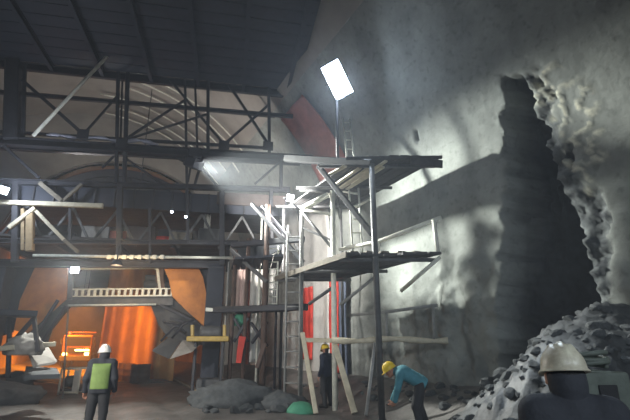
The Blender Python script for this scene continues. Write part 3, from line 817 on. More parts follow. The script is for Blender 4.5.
c2 = P(67.5, 366, 16.5); single('signal_pole', MB().tube([gfoot(c2), P(68.5, 306, 16.5)], .035), PIPE, 'thin grey pole standing at the roadside next to the white framed pump', 'pole', sm_=True)
# tilted plates and yellow machine by the near leg
slab([(152, 351, 0), (167, 339, .9), (181, 341, 1.0), (169, 359, .1)], 14.6, .06, DARKCONC, 'steel_plate', 'dark tilted plate leaning beside the paler tilted plate', 'plate', (0, .7, .5))
slab([(170, 359, .0), (182, 341, .9), (202, 343, 1.0), (192, 352, .3)], 14.5, .06, CONC, 'steel_plate', 'pale grey tilted plate in front of the yellow machine', 'plate', (0, .7, .5))
c = ground(184, 371); lump('spoil_heap', (c.x, 15.0, gz(c.x, 15)-.05), .95, .6, .42, DARKCONC, 'dark spoil heap propping the tilted plates', 'heap', 11)
c = P(209, 350, 15.2); zb_ = P(209, 340, 15.2).z
ym = thing('grout_pump', 'worn yellow grout pump with a grey drum beside the gantry leg', 'pump', (c.x, c.y, gz(c.x, c.y)))
part('bed', MB().box(P(209, 339, 15.2), 1.35, .7, .16, .1, .03), YELLOW, ym)
part('drum', MB().lathe(P(200, 332.5, 15.2), [(.02, 0), (.2, .01), (.22, .1), (.22, .62), (.2, .72), (.02, .73)], 20, (1, .1, 0)), STEEL2, ym, True)
for x in (192.5, 224.5): part('end_post', MB().bar(P(x, 339, 15.0), P(x, 325, 15.0), .1), YELLOW, ym)
for x in (196, 223): part('leg', MB().bar(P(x, 341, 15.2), Vector((P(x, 341, 15.2).x, 15.2, gz(P(x, 341, 15.2).x, 15.2))), .09), STEEL, ym)
c = P(202, 362, 14.7); c.z = gz(c.x, c.y)
single('yellow_block', MB().box(c+Vector((0, 0, .22)), .36, .36, .44, .2, .04), YELLOW, 'small faded yellow block on the ground under the grout pump', 'block')
c0 = ground(168, 377); c1 = ground(195, 391)
single('timber_plank', MB().bar(c0+Vector((0, 0, .08)), c1+Vector((0, 0, .08)), .2, .08), WOOD, 'grey plank lying on the mud beside the orange lit road', 'timber')
for i, (x0, y0, x1, y1) in enumerate([(161, 341, 186, 322), (164, 322, 186, 333), (172, 338, 195, 319)]):
    single('bent_bar', MB().tube([P(x0, y0, 15.4), P((x0+x1)/2, (y0+y1)/2-4, 15.3), P(x1, y1, 15.4)], .04), STEEL, ['bent dark bar rising steeply behind the tilted plates', 'bent dark bar lying across the others behind the tilted plates', 'bent dark bar nearest the yellow grout pump'][i], 'bar', sm_=True)
c = P(232, 372, 14.9)
lump('spoil_heap', (c.x+.3, c.y-.7, gz(c.x, c.y-.7)-.1), 1.3, .5, .5, ROCK, 'grey spoil heap at the foot of the scaffold tower', 'heap', 14)
c = P(285, 385, 13.5); lump('spoil_heap', (c.x, c.y, gz(c.x, c.y)-.1), .55, .35, .36, ROCK, 'small grey spoil heap between the tower foot and the tall ladder', 'heap', 15)
c = ground(152, 383); lump('spoil_heap', (c.x, c.y, c.z-.04), .9, .45, .14, DARKCONC, 'flat grey spoil patch beside the road near the grey plank', 'heap', 16)
# ------------------------------------------------------------------ truck with headlamps in the drive
c = P(76, 352, 40); tl, lal = TL(c.x, c.y); c.z = 0.02
ang = math.atan2(D2.y, D2.x)-PI/2
tr = thing('dump_truck', 'dump truck with lit headlamps facing down the orange drive', 'truck', c)
R = Matrix.Rotation(ang-.12, 3, 'Z')
def tp(x, y, z): return Vector(c)+R@Vector((x, y, z))
RZ = ang-.12
part('cab', MB().box(tp(0, 1.0, 1.75), 2.3, 1.8, 1.9, RZ, .12), TRUCK, tr)
part('windscreen', MB().box(tp(0, .09, 2.15), 2.0, .05, .75, RZ, .02), GLASS, tr)
part('grille', MB().box(tp(0, .06, 1.4), 1.4, .06, .5, RZ, .02), STEEL, tr)
part('bumper', MB().box(tp(0, 0, .75), 2.45, .3, .4, RZ, .05), STEEL2, tr)
part('chassis', MB().box(tp(0, 3.8, .85), 1.0, 6.6, .3, RZ, .03), STEEL, tr)
part('dump_body', MB().box(tp(0, 4.6, 1.95), 2.5, 4.8, 1.5, RZ, .08), TRUCK, tr)
part('headboard', MB().box(tp(0, 1.9, 2.95), 2.5, .9, .12, RZ, .03), TRUCK, tr)
for sx in (-1.05, 1.05):
    for y in (1.2, 4.6, 5.9):
        wv = part('wheel', MB().lathe(tp(sx-.17, y, .52), [(.05, 0), (.42, .0), (.52, .06), (.52, .28), (.42, .34), (.05, .34)], 20, R@Vector((1, 0, 0))), RUBBER, tr, True)
        part('hub', MB().lathe(tp(sx-.18, y, .52), [(.02, 0), (.2, .0), (.22, .02), (.22, .34), (.2, .36), (.02, .36)], 14, R@Vector((1, 0, 0))), STEEL2, wv, True)
for sx in (-.85, .85):
    hw = part('headlamp', MB().box(tp(sx, -.05, 1.1), .34, .06, .2, RZ, .03), HEADLAMP, tr, label='bright lit headlamp')
part('lamp_bar', MB().box(tp(.45, -.05, 1.42), 1.1, .08, .13, RZ, .03), HEADLAMP, tr, label='lit lamp bar')
part('beacon', MB().lathe(tp(-.8, .8, 2.7), [(.1, 0), (.1, .16), (.05, .22), (.01, .22)], 12), BEACON, tr, True, label='red beacon')
for sx in (-1.3, 1.3): part('mirror', MB().box(tp(sx, .15, 2.1), .12, .08, .4, RZ, .02), STEEL, tr)
# hanging membrane curtain across the near side of the drive
mbc = MB(); n_ = 60; A_ = P(99, 350, 27.5); B_ = P(176, 350, 23.8); rows = []
zt2 = 6.6
for j in range(13):
    row = []
    for i in range(n_+1):
        f = i/n_; p = A_.lerp(B_, f); z = .05+zt2*j/12
        d = .16*math.sin(f*38+.8*math.sin(f*9)+.3*math.sin(j*.6))*(1-.3*j/12)+.25*nz((f*4, j*.15, 3), 1)
        row.append(Vector((p.x, p.y, z))+DIR3*d)
    rows.append(row)
m1 = n_+1; fr = [p for r in rows for p in r]; bkv = [p+DIR3*.03 for p in fr]; b_ = len(fr); fs = []
for j in range(12):
    for i in range(n_):
        a = j*m1+i; fs += [(a, a+1, a+m1+1, a+m1), (b_+a+m1, b_+a+m1+1, b_+a+1, b_+a)]
rim = list(range(m1))+[j*m1+n_ for j in range(1, 13)]+[12*m1+i for i in range(n_-1, -1, -1)]+[j*m1 for j in range(11, 0, -1)]
for k in range(len(rim)):
    a, c_ = rim[k], rim[(k+1) % len(rim)]; fs.append((a, b_+a, b_+c_, c_))
mbc.add(fr+bkv, fs)
single('membrane_curtain', mbc, mat('tan membrane', (196, 150, 96), .8, .35, .7, .3), 'tall folded membrane curtain glowing orange in the drive beyond the gantry', 'curtain', sm_=True)
# barrels along the drive
for i, (px, py, Y) in enumerate([(126, 352, 25.0), (131, 352, 24.4), (139, 352, 23.9), (146, 354, 23)]):
    b = P(px, py, Y); b.z = gz(b.x, b.y)
    single('oil_drum', MB().lathe(b, [(.02, 0), (.29, .0), (.3, .03), (.29, .28), (.305, .3), (.29, .32), (.29, .57), (.305, .6), (.29, .62), (.3, .86), (.28, .88), (.02, .87)], 18), RUST, 'dark rusty drum standing at the side of the orange drive', 'drum', 'drums along the drive', True)
# ------------------------------------------------------------------ lamps
def floodlight(name, c, aim, w, h, lab, glass=BIGLAMP, roll=0.0, hood=0):
    c = Vector(c); d = (Vector(aim)-c).normalized()
    x = d.cross(Vector((0, 0, 1))).normalized(); y = x.cross(d)
    x2 = x*math.cos(roll)+y*math.sin(roll); y2 = y*math.cos(roll)-x*math.sin(roll)
    t = thing(name, lab, 'lamp', c)
    def rect(w, h, z): return [c+x2*sx*w/2+y2*sy*h/2+d*z for sx, sy in ((-1, -1), (1, -1), (1, 1), (-1, 1))]
    part('housing', MB().sweepring([rect(w*.7, h*.7, -.16), rect(w*1.05, h*1.05, -.02), rect(w*1.1, h*1.1, .0), rect(w*1.1, h*1.1, .03)]), STEEL, t)
    part('lamp_glass', MB().sweepring([rect(w, h, .028), rect(w, h, .045)]), glass, t)
    if hood: part('hood', MB().sweepring([rect(w*1.1, h*1.1, .03), rect(w*1.25, h*1.25, hood), rect(w*1.2, h*1.2, hood), rect(w*1.06, h*1.06, .05)], cap=False), STEEL, t)
    part('bracket', MB().tube([c+x2*w*.6, c+x2*w*.6-d*.3, c-x2*w*.6-d*.3, c-x2*w*.6], .02, 8), STEEL, t, True)
    return t, d
def spot(name, c, aim, e, col, ang, blend=.5, r=.1):
    l = bpy.data.lights.new(name, 'SPOT'); l.energy = e; l.color = col; l.spot_size = math.radians(ang); l.spot_blend = blend; l.shadow_soft_size = r
    o = bpy.data.objects.new(name, l); COL.objects.link(o); o.location = c
    o.rotation_euler = (Vector(aim)-Vector(c)).to_track_quat('-Z', 'Y').to_euler(); return o
def point(name, c, e, col, r=.1):
    l = bpy.data.lights.new(name, 'POINT'); l.energy = e; l.color = col; l.shadow_soft_size = r
    o = bpy.data.objects.new(name, l); COL.objects.link(o); o.location = c; return o
LAMP1 = P(337, 80, 12.6)
floodlight('floodlight', LAMP1, LAMP1+(Vector((0, 0, 2.2))-LAMP1).normalized()+Vector((.25, 0, -.05)), .62, 1.15, 'big glaring floodlight on a mast above the upper scaffold deck', roll=-.62)
mast = thing('lamp_mast', 'slim dark mast on the upper scaffold deck carrying the big floodlight', 'mast', (LAMP1.x, LAMP1.y+.35, 6.74))
part('pole', MB().tube([(LAMP1.x, LAMP1.y+.35, 6.74), (LAMP1.x, LAMP1.y+.35, LAMP1.z-.05)], .05), STEEL, mast, True)
part('arm', MB().tube([(LAMP1.x, LAMP1.y+.35, LAMP1.z-.1), (LAMP1.x, LAMP1.y+.12, LAMP1.z)], .04), STEEL, mast, True)
spot('floodlight_beam', LAMP1+Vector((.0, -.2, -.05)), (.4, 3.5, .5), L1, (.74, .88, 1.0), 60, .8, .25)
# floodlight clamped under the main gantry beam, throwing across to the wall: the upper deck's shadow band comes from it
LAMPW = g(189, 163, -.3)
floodlight('beam_floodlight', LAMPW, (4.6, 11.0, 5.0), .4, .3, 'floodlight clamped under the main gantry beam near the middle posts, aimed at the grey wall', DIMGLASS, hood=.55)
spot('beam_floodlight_beam', LAMPW+(Vector((4.6, 11.0, 5.0))-LAMPW).normalized()*.56, (4.4, 11.0, 3.9), LW, (.96, 1.0, .95), 53, .8, .24)
LAMP2 = P(290, 198, 13.6)
floodlight('work_lamp', LAMP2, LAMP2+Vector((.35, -1, -.3)), .22, .22, 'small glaring work lamp at the top of the scaffold tower', LAMPGLASS)
part('lamp_arm', MB().tube([P(302, 211, 13.75), LAMP2+Vector((0, .25, -.05))], .03), STEEL, tow, True)
point('work_lamp_glow', LAMP2+Vector((.0, -.3, 0)), L2*.08, (1, .97, .93), .08)
spot('work_lamp_beam', LAMP2+Vector((-.05, .35, -.1)), (-1.0, 21, 4.0), L2*1.9, (1, .97, .93), 125, .6, .08)
LAMP3 = P(75, 270, 14.6)
floodlight('portal_lamp', LAMP3, LAMP3+Vector((.3, -1, -.1)), .24, .2, 'small white lamp under the gantry above the road opening', LAMPGLASS)
spot('portal_lamp_beam', LAMP3+Vector((.05, -.15, -.03)), (-5.6, 8.5, 0), 1100, (.97, 1, .95), 140, .8)
for px, py in ((172, 212), (186, 217)):
    c = g(px, py, -.2)
    t, d = floodlight('deck_lamp', c, c+Vector((.1, -1, -.1)), .09, .08, {172: 'tiny lit lamp under the gantry deck closer to the road centre', 186: 'tiny lit lamp under the gantry deck closer to the wall'}[px], LAMPGLASS)
LAMP4 = P(3, 190, 14.3)
floodlight('outer_floodlight', LAMP4, LAMP4+Vector((.6, -.3, -.3)), .3, .25, 'glaring floodlight fixed at the outer end of the pale waler', LAMPGLASS)
point('outer_floodlight_glow', LAMP4+Vector((.3, -.35, 0)), 260, (.75, .85, 1))
# uplights standing on the gantry deck light the vault
for px, tgt, e in ((70, (-9, 22, 15), LU), (205, (-5.0, 23, 14), LU)):
    c = g(px, 186, 2.6); c.z = zt+.28
    floodlight('deck_floodlight', c, tgt, .3, .2, {70: 'floodlight lying on the gantry deck aimed at the vault, road side', 205: 'floodlight lying on the gantry deck aimed at the vault, wall side'}[px], LAMPGLASS)
    spot('deck_floodlight_beam', c+Vector((0, .05, .22)), tgt, e, (1, .95, .90), 140, .6, .05)
# sodium lamps in the drive
for i, (t, la, z, e) in enumerate([(5.6, .2, 5.75, LS*.45), (18, -1.5, 5.2, LS*1.7), (26, -3.4, 5.9, LS*3.2), (36, -2, 6.8, LS*.6), (16, 1.6, 3.6, LS*2.6)]):
    c = T(t, la, z)
    so = thing('sodium_lamp', 'orange sodium lamp on the side of the drive behind the gantry', 'lamp', c, 'sodium lamps in the drive')
    part('housing', MB().lathe(c, [(.02, .2), (.12, .18), (.2, 0), (.19, -.02)], 14), STEEL, so, True)
    part('bulb', MB().lathe(c-Vector((0, 0, .12)), [(.01, -.08), (.07, -.05), (.09, .02), (.05, .1), (.01, .12)], 12), SODIUM, so, True)
    sg = 1 if la > 0 else -1
    part('stem', MB().tube([c+Vector((0, 0, .2)), T(t, la, ZO+math.sqrt(RO**2-la**2)-.2 if t > TEND else 15.2)], .025), STEEL, so, True)
    if t < TEND: spot('sodium_light', c-Vector((0, 0, .25)), T(10.6, -.2, 1.9), e*2.6, (1, .31, .012), 62, .6, .12)
    elif la > 1: spot('sodium_light', c-Vector((0, 0, .2)), T(19.5, -4.5, 1.6), e, (1, .28, .015), 110, .6, .12)
    else: spot('sodium_light', T(t, la, z-.2), T(t+1.0, la*.8, 0), e, (1, .28, .015), 125, .7, .12)
c = g(117, 262, -1.0)-Vector((0, 0, .45))
pt = point('added_portal_glow', c, LP, (1, .70, .40), .2)  # warm light added under the gantry to brighten the haunch plates
so = thing('added_portal_lamp', 'lamp added under the gantry deck over the cross platform to warm the tan plates', 'lamp', c+Vector((0, 0, .4)))
part('housing', MB().lathe(c+Vector((0, 0, .35)), [(.02, .2), (.12, .18), (.2, 0), (.19, -.02)], 14), STEEL, so, True)
part('stem', MB().tube([c+Vector((0, 0, .5)), (c.x, c.y, c.z+1.0)], .02), STEEL, so, True)
spot('truck_beam', tp(0, -.4, 1.2), tp(0, -12, .4), 160, (1, .62, .25), 110, .6, .2)
# unseen fill lights added behind the camera to lift the dark areas
for i, (t, la, z, e) in enumerate([(-24.5, -5, 5.5, LF), (-25.5, 3, 5.5, LF*.6)]):
    spot('added_fill_light', T(t, la, z), (-3, 13, 1.0), e, (.76, .87, 1.0), 66, 1.0, .6)

spot('added_side_fill', (-7.2, 5.0, 3.2), (-2.6, 16, 1.6), 2600, (1, .98, .94), 66, .9, .25)  # unseen fill spot added out of frame to brighten the tower foot
# ------------------------------------------------------------------ rocks
ROCKM = []
def rock_proto(seed):
    bm = bmesh.new(); bmesh.ops.create_icosphere(bm, subdivisions=2, radius=1)
    rnd = random.Random(seed)
    planes = [(Vector((rnd.gauss(0, 1), rnd.gauss(0, 1), rnd.gauss(0, 1))).normalized(), rnd.uniform(.5, .85)) for _ in range(9)]
    for v in bm.verts:
        for nn, d in planes:
            k = v.co.dot(nn)
            if k > d: v.co -= nn*(k-d)
        v.co *= 1+.12*nz(v.co, 2.0, seed)
        v.co.z *= .75; v.co.x *= 1.15
    me = bpy.data.meshes.new('rock'); bm.to_mesh(me); bm.free(); me.materials.append(ROCK); return me
RP = [rock_proto(i) for i in range(7)]
def rock(x, y, s, label, group, sink=.25):
    o = bpy.data.objects.new('rock', random.choice(RP)); COL.objects.link(o)
    o.location = (x, y, gz(x, y)+s*.75*(.62-sink)); o.scale = (s, s, s); o.rotation_euler = (random.uniform(-.3, .3), random.uniform(-.3, .3), random.uniform(0, 6.28))
    o['label'] = label; o['category'] = 'rock'; o['group'] = group
random.seed(21)
n_ = 0; placed = []
for s0, cnt, mn in ((.22, 5, .5), (.13, 36, .3), (.085, 110, .17), (.055, 130, .1)):
    k = 0; tries = 0
    while k < cnt and tries < 4000:
        tries += 1
        t, la = random.gauss(-12.3, 1.35), random.uniform(3.7, 6.7)
        p = T(t, la, 0); s = s0*random.uniform(.8, 1.25)
        if any((p.x-q[0])**2+(p.y-q[1])**2 < ((s+q[2])*.8)**2 for q in placed): continue
        if (p.x-1.72)**2+(p.y-3.0)**2 < 1.5 or (abs(p.x-2.2) < .75 and abs(p.y-9.5) < .8) or (abs(p.x-2.85) < .8 and abs(p.y-5) < .8): continue
        placed.append((p.x, p.y, s)); k += 1
        rock(p.x, p.y, s, 'broken grey rock in the rubble pile below the dark excavated niche', 'rubble pile rocks')
random.seed(5)
for i in range(34):
    t, la = random.uniform(-10.2, -2), random.uniform(5.6, 6.9)
    p = T(t, la, 0); s = random.uniform(.05, .16)
    if (abs(p.x-2.2) < .75 and abs(p.y-9.5) < .8): continue
    if any((p.x-q[0])**2+(p.y-q[1])**2 < ((s+q[2])*.8)**2 for q in placed): continue
    placed.append((p.x, p.y, s))
    rock(p.x, p.y, s, 'loose grey rock along the wall foot under the scaffold', 'rocks along the wall foot')
random.seed(9)
for i in range(60):
    px_ = random.uniform(203, 300); Y_ = random.uniform(12.8, 15.2); p = P(px_, 380, Y_); s = random.uniform(.06, .2)
    if any((p.x-q[0])**2+(p.y-q[1])**2 < ((s+q[2])*.8)**2 for q in placed): continue
    placed.append((p.x, p.y, s))
    rock(p.x, p.y, s, 'grey rock on the bank between the grout pump and the tall ladder', 'rocks on the bank by the scaffold tower', .1)
# ------------------------------------------------------------------ equipment cabinet with cable coil by the helmeted worker
c = Vector((2.86, 4.95, 0)); c.z = gz(c.x, c.y)
gc = thing('equipment_cabinet', 'grey green equipment cabinet standing near the worker in the cream helmet', 'machine', c)
hc = 1.46-c.z
part('body', MB().box(c+Vector((0, 0, hc/2+.04)), .58, .5, hc-.08, .12, .03), GREYMACHINE, gc)
part('base', MB().box(c+Vector((0, 0, .03)), .64, .56, .1, .12, .02), STEEL, gc)
R_ = Matrix.Rotation(.12, 3, 'Z')
part('vent_panel', MB().box(c+R_@Vector((.02, -.255, hc-.22)), .2, .03, .2, .12, .01), RUBBER, gc)
part('door', MB().box(c+R_@Vector((0, -.252, hc-.78)), .46, .02, .7, .12, .01), GREYMACHINE, gc)
part('handle', MB().bar(c+R_@Vector((.17, -.275, hc-.85)), c+R_@Vector((.17, -.275, hc-.7)), .03), STEEL2, gc)
pts = []
cc = c+Vector((0, 0, hc+.06))
for i in range(120):
    a = i/119*2*PI*3; r = .235-.012*(i/119)
    pts.append(cc+Vector((r*math.cos(a), r*.8*math.sin(a), -.02+.14*i/119+.015*math.sin(a*1.5))))
single('cable_coil', MB().tube(pts, .025, 8), GREYMACHINE, 'coil of grey green hose lying on top of the equipment cabinet', 'hose', sm_=True)
# ------------------------------------------------------------------ people
def nets(f, org, h):
    s = f < 0
    sh = tuple(n-1 for n in f.shape)
    def sl(a, o): return a[o[0]:o[0]+sh[0], o[1]:o[1]+sh[1], o[2]:o[2]+sh[2]]
    cs = [(i, j, k) for i in (0, 1) for j in (0, 1) for k in (0, 1)]
    cnt = sum(sl(s, c).astype(np.int8) for c in cs)
    act = (cnt > 0) & (cnt < 8)
    I = np.argwhere(act); idx = -np.ones(sh, np.int64); idx[act] = np.arange(len(I))
    acc = np.zeros((len(I), 3)); num = np.zeros(len(I))
    for a in cs:
        for ax in range(3):
            if a[ax] == 0:
                b = list(a); b[ax] = 1
                fa = f[I[:, 0]+a[0], I[:, 1]+a[1], I[:, 2]+a[2]]; fb = f[I[:, 0]+b[0], I[:, 1]+b[1], I[:, 2]+b[2]]
                cr = (fa < 0) != (fb < 0)
                tt = np.where(cr, fa/np.where(fa-fb == 0, 1, fa-fb), 0)
                p = np.repeat(np.array([a], float), len(I), 0); p[:, ax] += tt
                acc += p*cr[:, None]; num += cr
    V = (I+acc/num[:, None])*h+np.array(org)
    Q = []
    for ax in range(3):
        u, v = [(1, 2), (2, 0), (0, 1)][ax]
        d = np.diff(s.astype(np.int8), axis=ax)
        E = np.argwhere(d != 0)
        E = E[(E[:, u] > 0) & (E[:, v] > 0) & (E[:, u] < sh[u]) & (E[:, v] < sh[v])]
        fl = d[E[:, 0], E[:, 1], E[:, 2]] > 0
        def cell(du, dv):
            e = E.copy(); e[:, u] -= du; e[:, v] -= dv; return idx[e[:, 0], e[:, 1], e[:, 2]]
        q = np.stack([cell(1, 1), cell(0, 1), cell(0, 0), cell(1, 0)], 1)
        q[fl] = q[fl][:, ::-1]
        Q.append(q)
    Q = np.concatenate(Q); Q = Q[(Q >= 0).all(1)]
    return V, Q[:, ::-1]
def sdf_mesh(name, prims, cuts, h, xf, m, parent, k0=.03):
    """prims: (a, b, ra, rb[, k]) tapered capsules blended together; cuts: (point, normal) keep the side behind the normal"""
    lo = np.min([np.minimum(np.array(p[0])-p[2], np.array(p[1])-p[3]) for p in prims], 0)-.05
    hi = np.max([np.maximum(np.array(p[0])+p[2], np.array(p[1])+p[3]) for p in prims], 0)+.05
    n = np.ceil((hi-lo)/h).astype(int)+1
    ax = [lo[i]+h*np.arange(n[i]) for i in range(3)]
    f = np.full(tuple(n), 1.0, np.float32)
    for p in prims:
        a, b, ra, rb = np.array(p[0], float), np.array(p[1], float), p[2], p[3]; k = p[4] if len(p) > 4 else k0
        R = max(ra, rb)+.09
        i0 = [max(0, int((min(a[i], b[i])-R-lo[i])/h)) for i in range(3)]; i1 = [min(n[i], int((max(a[i], b[i])+R-lo[i])/h)+2) for i in range(3)]
        X, Y, Z = np.meshgrid(*[ax[i][i0[i]:i1[i]] for i in range(3)], indexing='ij')
        d = b-a; L2 = max(d.dot(d), 1e-9)
        t = np.clip(((X-a[0])*d[0]+(Y-a[1])*d[1]+(Z-a[2])*d[2])/L2, 0, 1)
        q = np.sqrt((X-a[0]-t*d[0])**2+(Y-a[1]-t*d[1])**2+(Z-a[2]-t*d[2])**2)-(ra+(rb-ra)*t)
        s_ = (slice(i0[0], i1[0]), slice(i0[1], i1[1]), slice(i0[2], i1[2]))
        g0 = f[s_]; hh = np.clip(.5+.5*(g0-q)/k, 0, 1)
        f[s_] = np.where(g0 > .5, np.minimum(g0, q), g0*(1-hh)+q*hh-k*hh*(1-hh))
    if cuts:
        X, Y, Z = np.meshgrid(*ax, indexing='ij')
        for c, nn in cuts:
            nn = np.array(nn, float); nn /= np.linalg.norm(nn)
            f = np.maximum(f, (X-c[0])*nn[0]+(Y-c[1])*nn[1]+(Z-c[2])*nn[2])
    V, Q = nets(f, lo, h)
    mb = MB(); mb.v = [xf@Vector(v) for v in V]; mb.f = [tuple(int(i) for i in q) for q in Q]
    return part(name, mb, m, parent, True)
def V3(*a): return np.array(a, float)
def hand(w, d, pn, side):
    d = d/np.linalg.norm(d); pn = pn-d*pn.dot(d); pn /= np.linalg.norm(pn); sd = np.cross(d, pn)*side
    o = []
    for u in (-.026, -.006, .016, .030): o.append((w+d*.012+sd*u*.6, w+d*.088+sd*u, .019, .015, .012))
    for u, l in ((-.034, .062), (-.012, .078), (.011, .084), (.033, .074)):
        a = w+d*.088+sd*u; b = a+d*l*.5+pn*l*.16; c = b+d*l*.32+pn*l*.42
        o += [(a, b, .0095, .0088, .005), (b, c, .0088, .0075, .005)]
    a = w+d*.028+sd*.034; b = a+d*.035+sd*.026+pn*.012; c = b+d*.033+sd*.006+pn*.02
    o += [(a, b, .013, .0105, .008), (b, c, .0105, .009, .006)]
    return o
def person(lab, loc, rz, J, look, cols, hat, vest=None, h=.011, hood=False):
    """J: joint dict in local metres; look: unit vector the face points along; cols: (jacket, trousers, boots)"""
    t = thing('person', lab, 'person', loc)
    xf = Matrix.Translation(Vector(loc))@Matrix.Rotation(rz, 4, 'Z')
    look = look/np.linalg.norm(look)
    up = J['crown']-J['head']; up = up-look*up.dot(look); up /= np.linalg.norm(up); rt = np.cross(look, up)
    pel, che, nek, hd = J['pelvis'], J['chest'], J['neck'], J['head']
    ax = np.cross(J['shR']-J['shL'], che-pel); ax /= np.linalg.norm(ax)     # body forward
    ri = J['shR']-J['shL']; ri /= np.linalg.norm(ri)
    tor = []
    for s in (-1, 1):
        tor += [(pel+ri*s*.075, che+ri*s*.085, .105, .112, .05), (che+ri*s*.085, J['shR' if s > 0 else 'shL']-ri*s*.02, .095, .065, .05)]
    tor.append((pel, che, .11, .12, .05))
    arms = []; legs = []; feet = []
    for s, k in ((-1, 'L'), (1, 'R')):
        arms += [(J['sh'+k], J['el'+k], .062, .045), (J['el'+k], J['wr'+k], .043, .03)]
        legs += [(pel+ri*s*.09-ax*.02, J['kn'+k], .095, .062), (J['kn'+k], J['an'+k], .06, .042)]
        feet += [(J['an'+k], J['to'+k], .045, .034), (J['an'+k]+V3(0, 0, -.03), J['an'+k]-(J['to'+k]-J['an'+k])*V3(1, 1, 0)*.25+V3(0, 0, -.04), .04, .034)]
    head = [(nek-(nek-che)*.25, hd-up*.03, .058, .052), (hd+up*.035-look*.012, hd+up*.02+look*.012, .098, .094, .04), (hd-up*.055+look*.03, hd-up*.075+look*.052, .062, .045, .04),
            (hd+up*.0+look*.092, hd-up*.028+look*.112, .010, .016, .012), (hd+up*.028+look*.088-rt*.04, hd+up*.028+look*.088+rt*.04, .016, .016, .015), (hd-up*.066+look*.088-rt*.02, hd-up*.066+look*.088+rt*.02, .009, .009, .008)]
    for s in (-1, 1): head.append((hd+rt*s*.092+up*.012, hd+rt*s*.098-up*.028, .018, .013, .008))
    hands = []
    for s, k in ((-1, 'L'), (1, 'R')):
        d = J['wr'+k]-J['el'+k]; hands += hand(J['wr'+k], d, J.get('palm'+k, ax-ri*s*.6), s)
    body = tor+arms+legs+feet+head+hands
    sdf_mesh('body', body, [], h*.85, xf, SKIN, t)
    def grow(ps, e): return [(p[0], p[1], p[2]+e, p[3]+e)+tuple(p[4:]) for p in ps]
    d1 = (che-pel)/np.linalg.norm(che-pel)
    jac = grow(tor, .022)+[(pel-d1*.10+ri*s*.08, pel+ri*s*.08, .115, .118, .05) for s in (-1, 1)]+grow(arms, .024)+[(nek-(nek-che)*.3, nek+(hd-nek)*.12, .085, .075, .04)]+[(nek-(nek-che)*.2+ri*s*.03, J['sh'+k]+(nek-che)*.05, .085, .075, .05) for s, k in ((-1, 'L'), (1, 'R'))]
    jac = [p if not (abs(p[3]-.054) < .001) else p for p in jac]
    cuts = [(pel-d1*.10, -d1)]
    sdf_mesh('jacket', jac, cuts, h, xf, cols[0], t)
    tro = grow(legs, .024)+[(pel+ri*s*.08-d1*.02, pel+ri*s*.075+d1*.08, .115, .105, .05) for s in (-1, 1)]
    sdf_mesh('trousers', tro, [(V3(0, 0, .075), V3(0, 0, -1))], h, xf, cols[1], t)
    bt = grow(feet, .012)+[(J['an'+k], J['an'+k]+(J['kn'+k]-J['an'+k])*.3, .056, .062, .02) for k in 'LR']
    sdf_mesh('boots', bt, [(V3(0, 0, .004), V3(0, 0, -1))], h, xf, BOOT, t)
    if vest:
        vs = grow(tor, .036)
        sdf_mesh('safety_vest', vs, [(pel-d1*.02, -d1), (J['neck']-d1*.07, d1)]+[(J['sh'+k]-ri*s*.015, ri*s) for s, k in ((-1, 'L'), (1, 'R'))], h, xf, vest, t)
    hr = [(hd+up*.02-look*.035, hd-up*.04-look*.05, .088, .06, .03)]
    sdf_mesh('hair', hr, [], h, xf, HAIR, t)
    if hood:
        ho = [(hd+up*.0-look*.01, hd-up*.04-look*.02, .101, .092, .03), (hd-up*.04-look*.02, nek-up*.03, .088, .085, .04)]
        sdf_mesh('hood', ho, [(hd+look*.045, look), (hd+up*.03, up)], h, xf, cols[0], t)
    # eyes
    for s in (-1, 1):
        e = Vector(hd+up*.008+look*.092+rt*s*.034); me_ = MB().lathe(e, [(.001, -.011), (.009, -.006), (.011, 0), (.009, .006), (.001, .011)], 10)
        me_.v = [xf@v for v in me_.v]; part('eye', me_, RUBBER, t, True)
    # hard hat: ribbed dome, brim and peak
    c = hd+up*.045; U, L_, Rr = Vector(up), Vector(look), Vector(rt); c = Vector(c)
    mb = MB(); na, nr = 48, 12; rings = []
    for i in range(nr+1):
        e = i/nr*PI/2; ring = []
        for j in range(na):
            a = j/na*2*PI
            rib_ = 1+.035*max(0, 1-abs(math.sin(a))*5)*0
            x, y = math.cos(a)*math.cos(e)*.118, math.sin(a)*math.cos(e)*.142
            z = math.sin(e)*.140
            # three raised ridges front to back
            rd = sum(max(0, 1-((x-xx)/.013)**2) for xx in (-.05, 0, .05))*.014*min(1, z/.03)
            ring.append(c+Rr*x+L_*y+U*(z+rd+(.0)))
        rings.append(ring)
    brim = []
    for j in range(na):
        a = j/na*2*PI; k = max(0, math.sin(a))
        brim.append(c+Rr*math.cos(a)*.130+L_*(math.sin(a)*.154+.045*k**2)+U*(-.012-.012*k))
    under = [v-U*.008 for v in brim]
    inner = [c+Rr*math.cos(j/na*2*PI)*.108+L_*math.sin(j/na*2*PI)*.130-U*.006 for j in range(na)]
    mb.sweepring([inner, under, brim, rings[0]]+rings[1:], cap=False)
    mb.v = [xf@v for v in mb.v]
    part('hard_hat', mb, hat, t, True)
    return t
def stand(turn=0, lean=0.0, H=1.0):
    J = dict(pelvis=V3(0, 0, .95), chest=V3(0, .02+lean, 1.30), neck=V3(0, .025+lean, 1.48), head=V3(0, .05+lean, 1.60), crown=V3(0, .05+lean, 1.8),
             shL=V3(-.185, .01+lean, 1.41), shR=V3(.185, .01+lean, 1.41), elL=V3(-.26, -.03, 1.13), elR=V3(.26, -.03, 1.13), wrL=V3(-.27, .07, .90), wrR=V3(.27, .07, .90),
             knL=V3(-.12, .04, .5), knR=V3(.12, .02, .5), anL=V3(-.13, -.03, .085), anR=V3(.13, -.05, .085), toL=V3(-.16, .13, .045), toR=V3(.17, .11, .045))
    return {k: v*V3(1, 1, H) for k, v in J.items()}
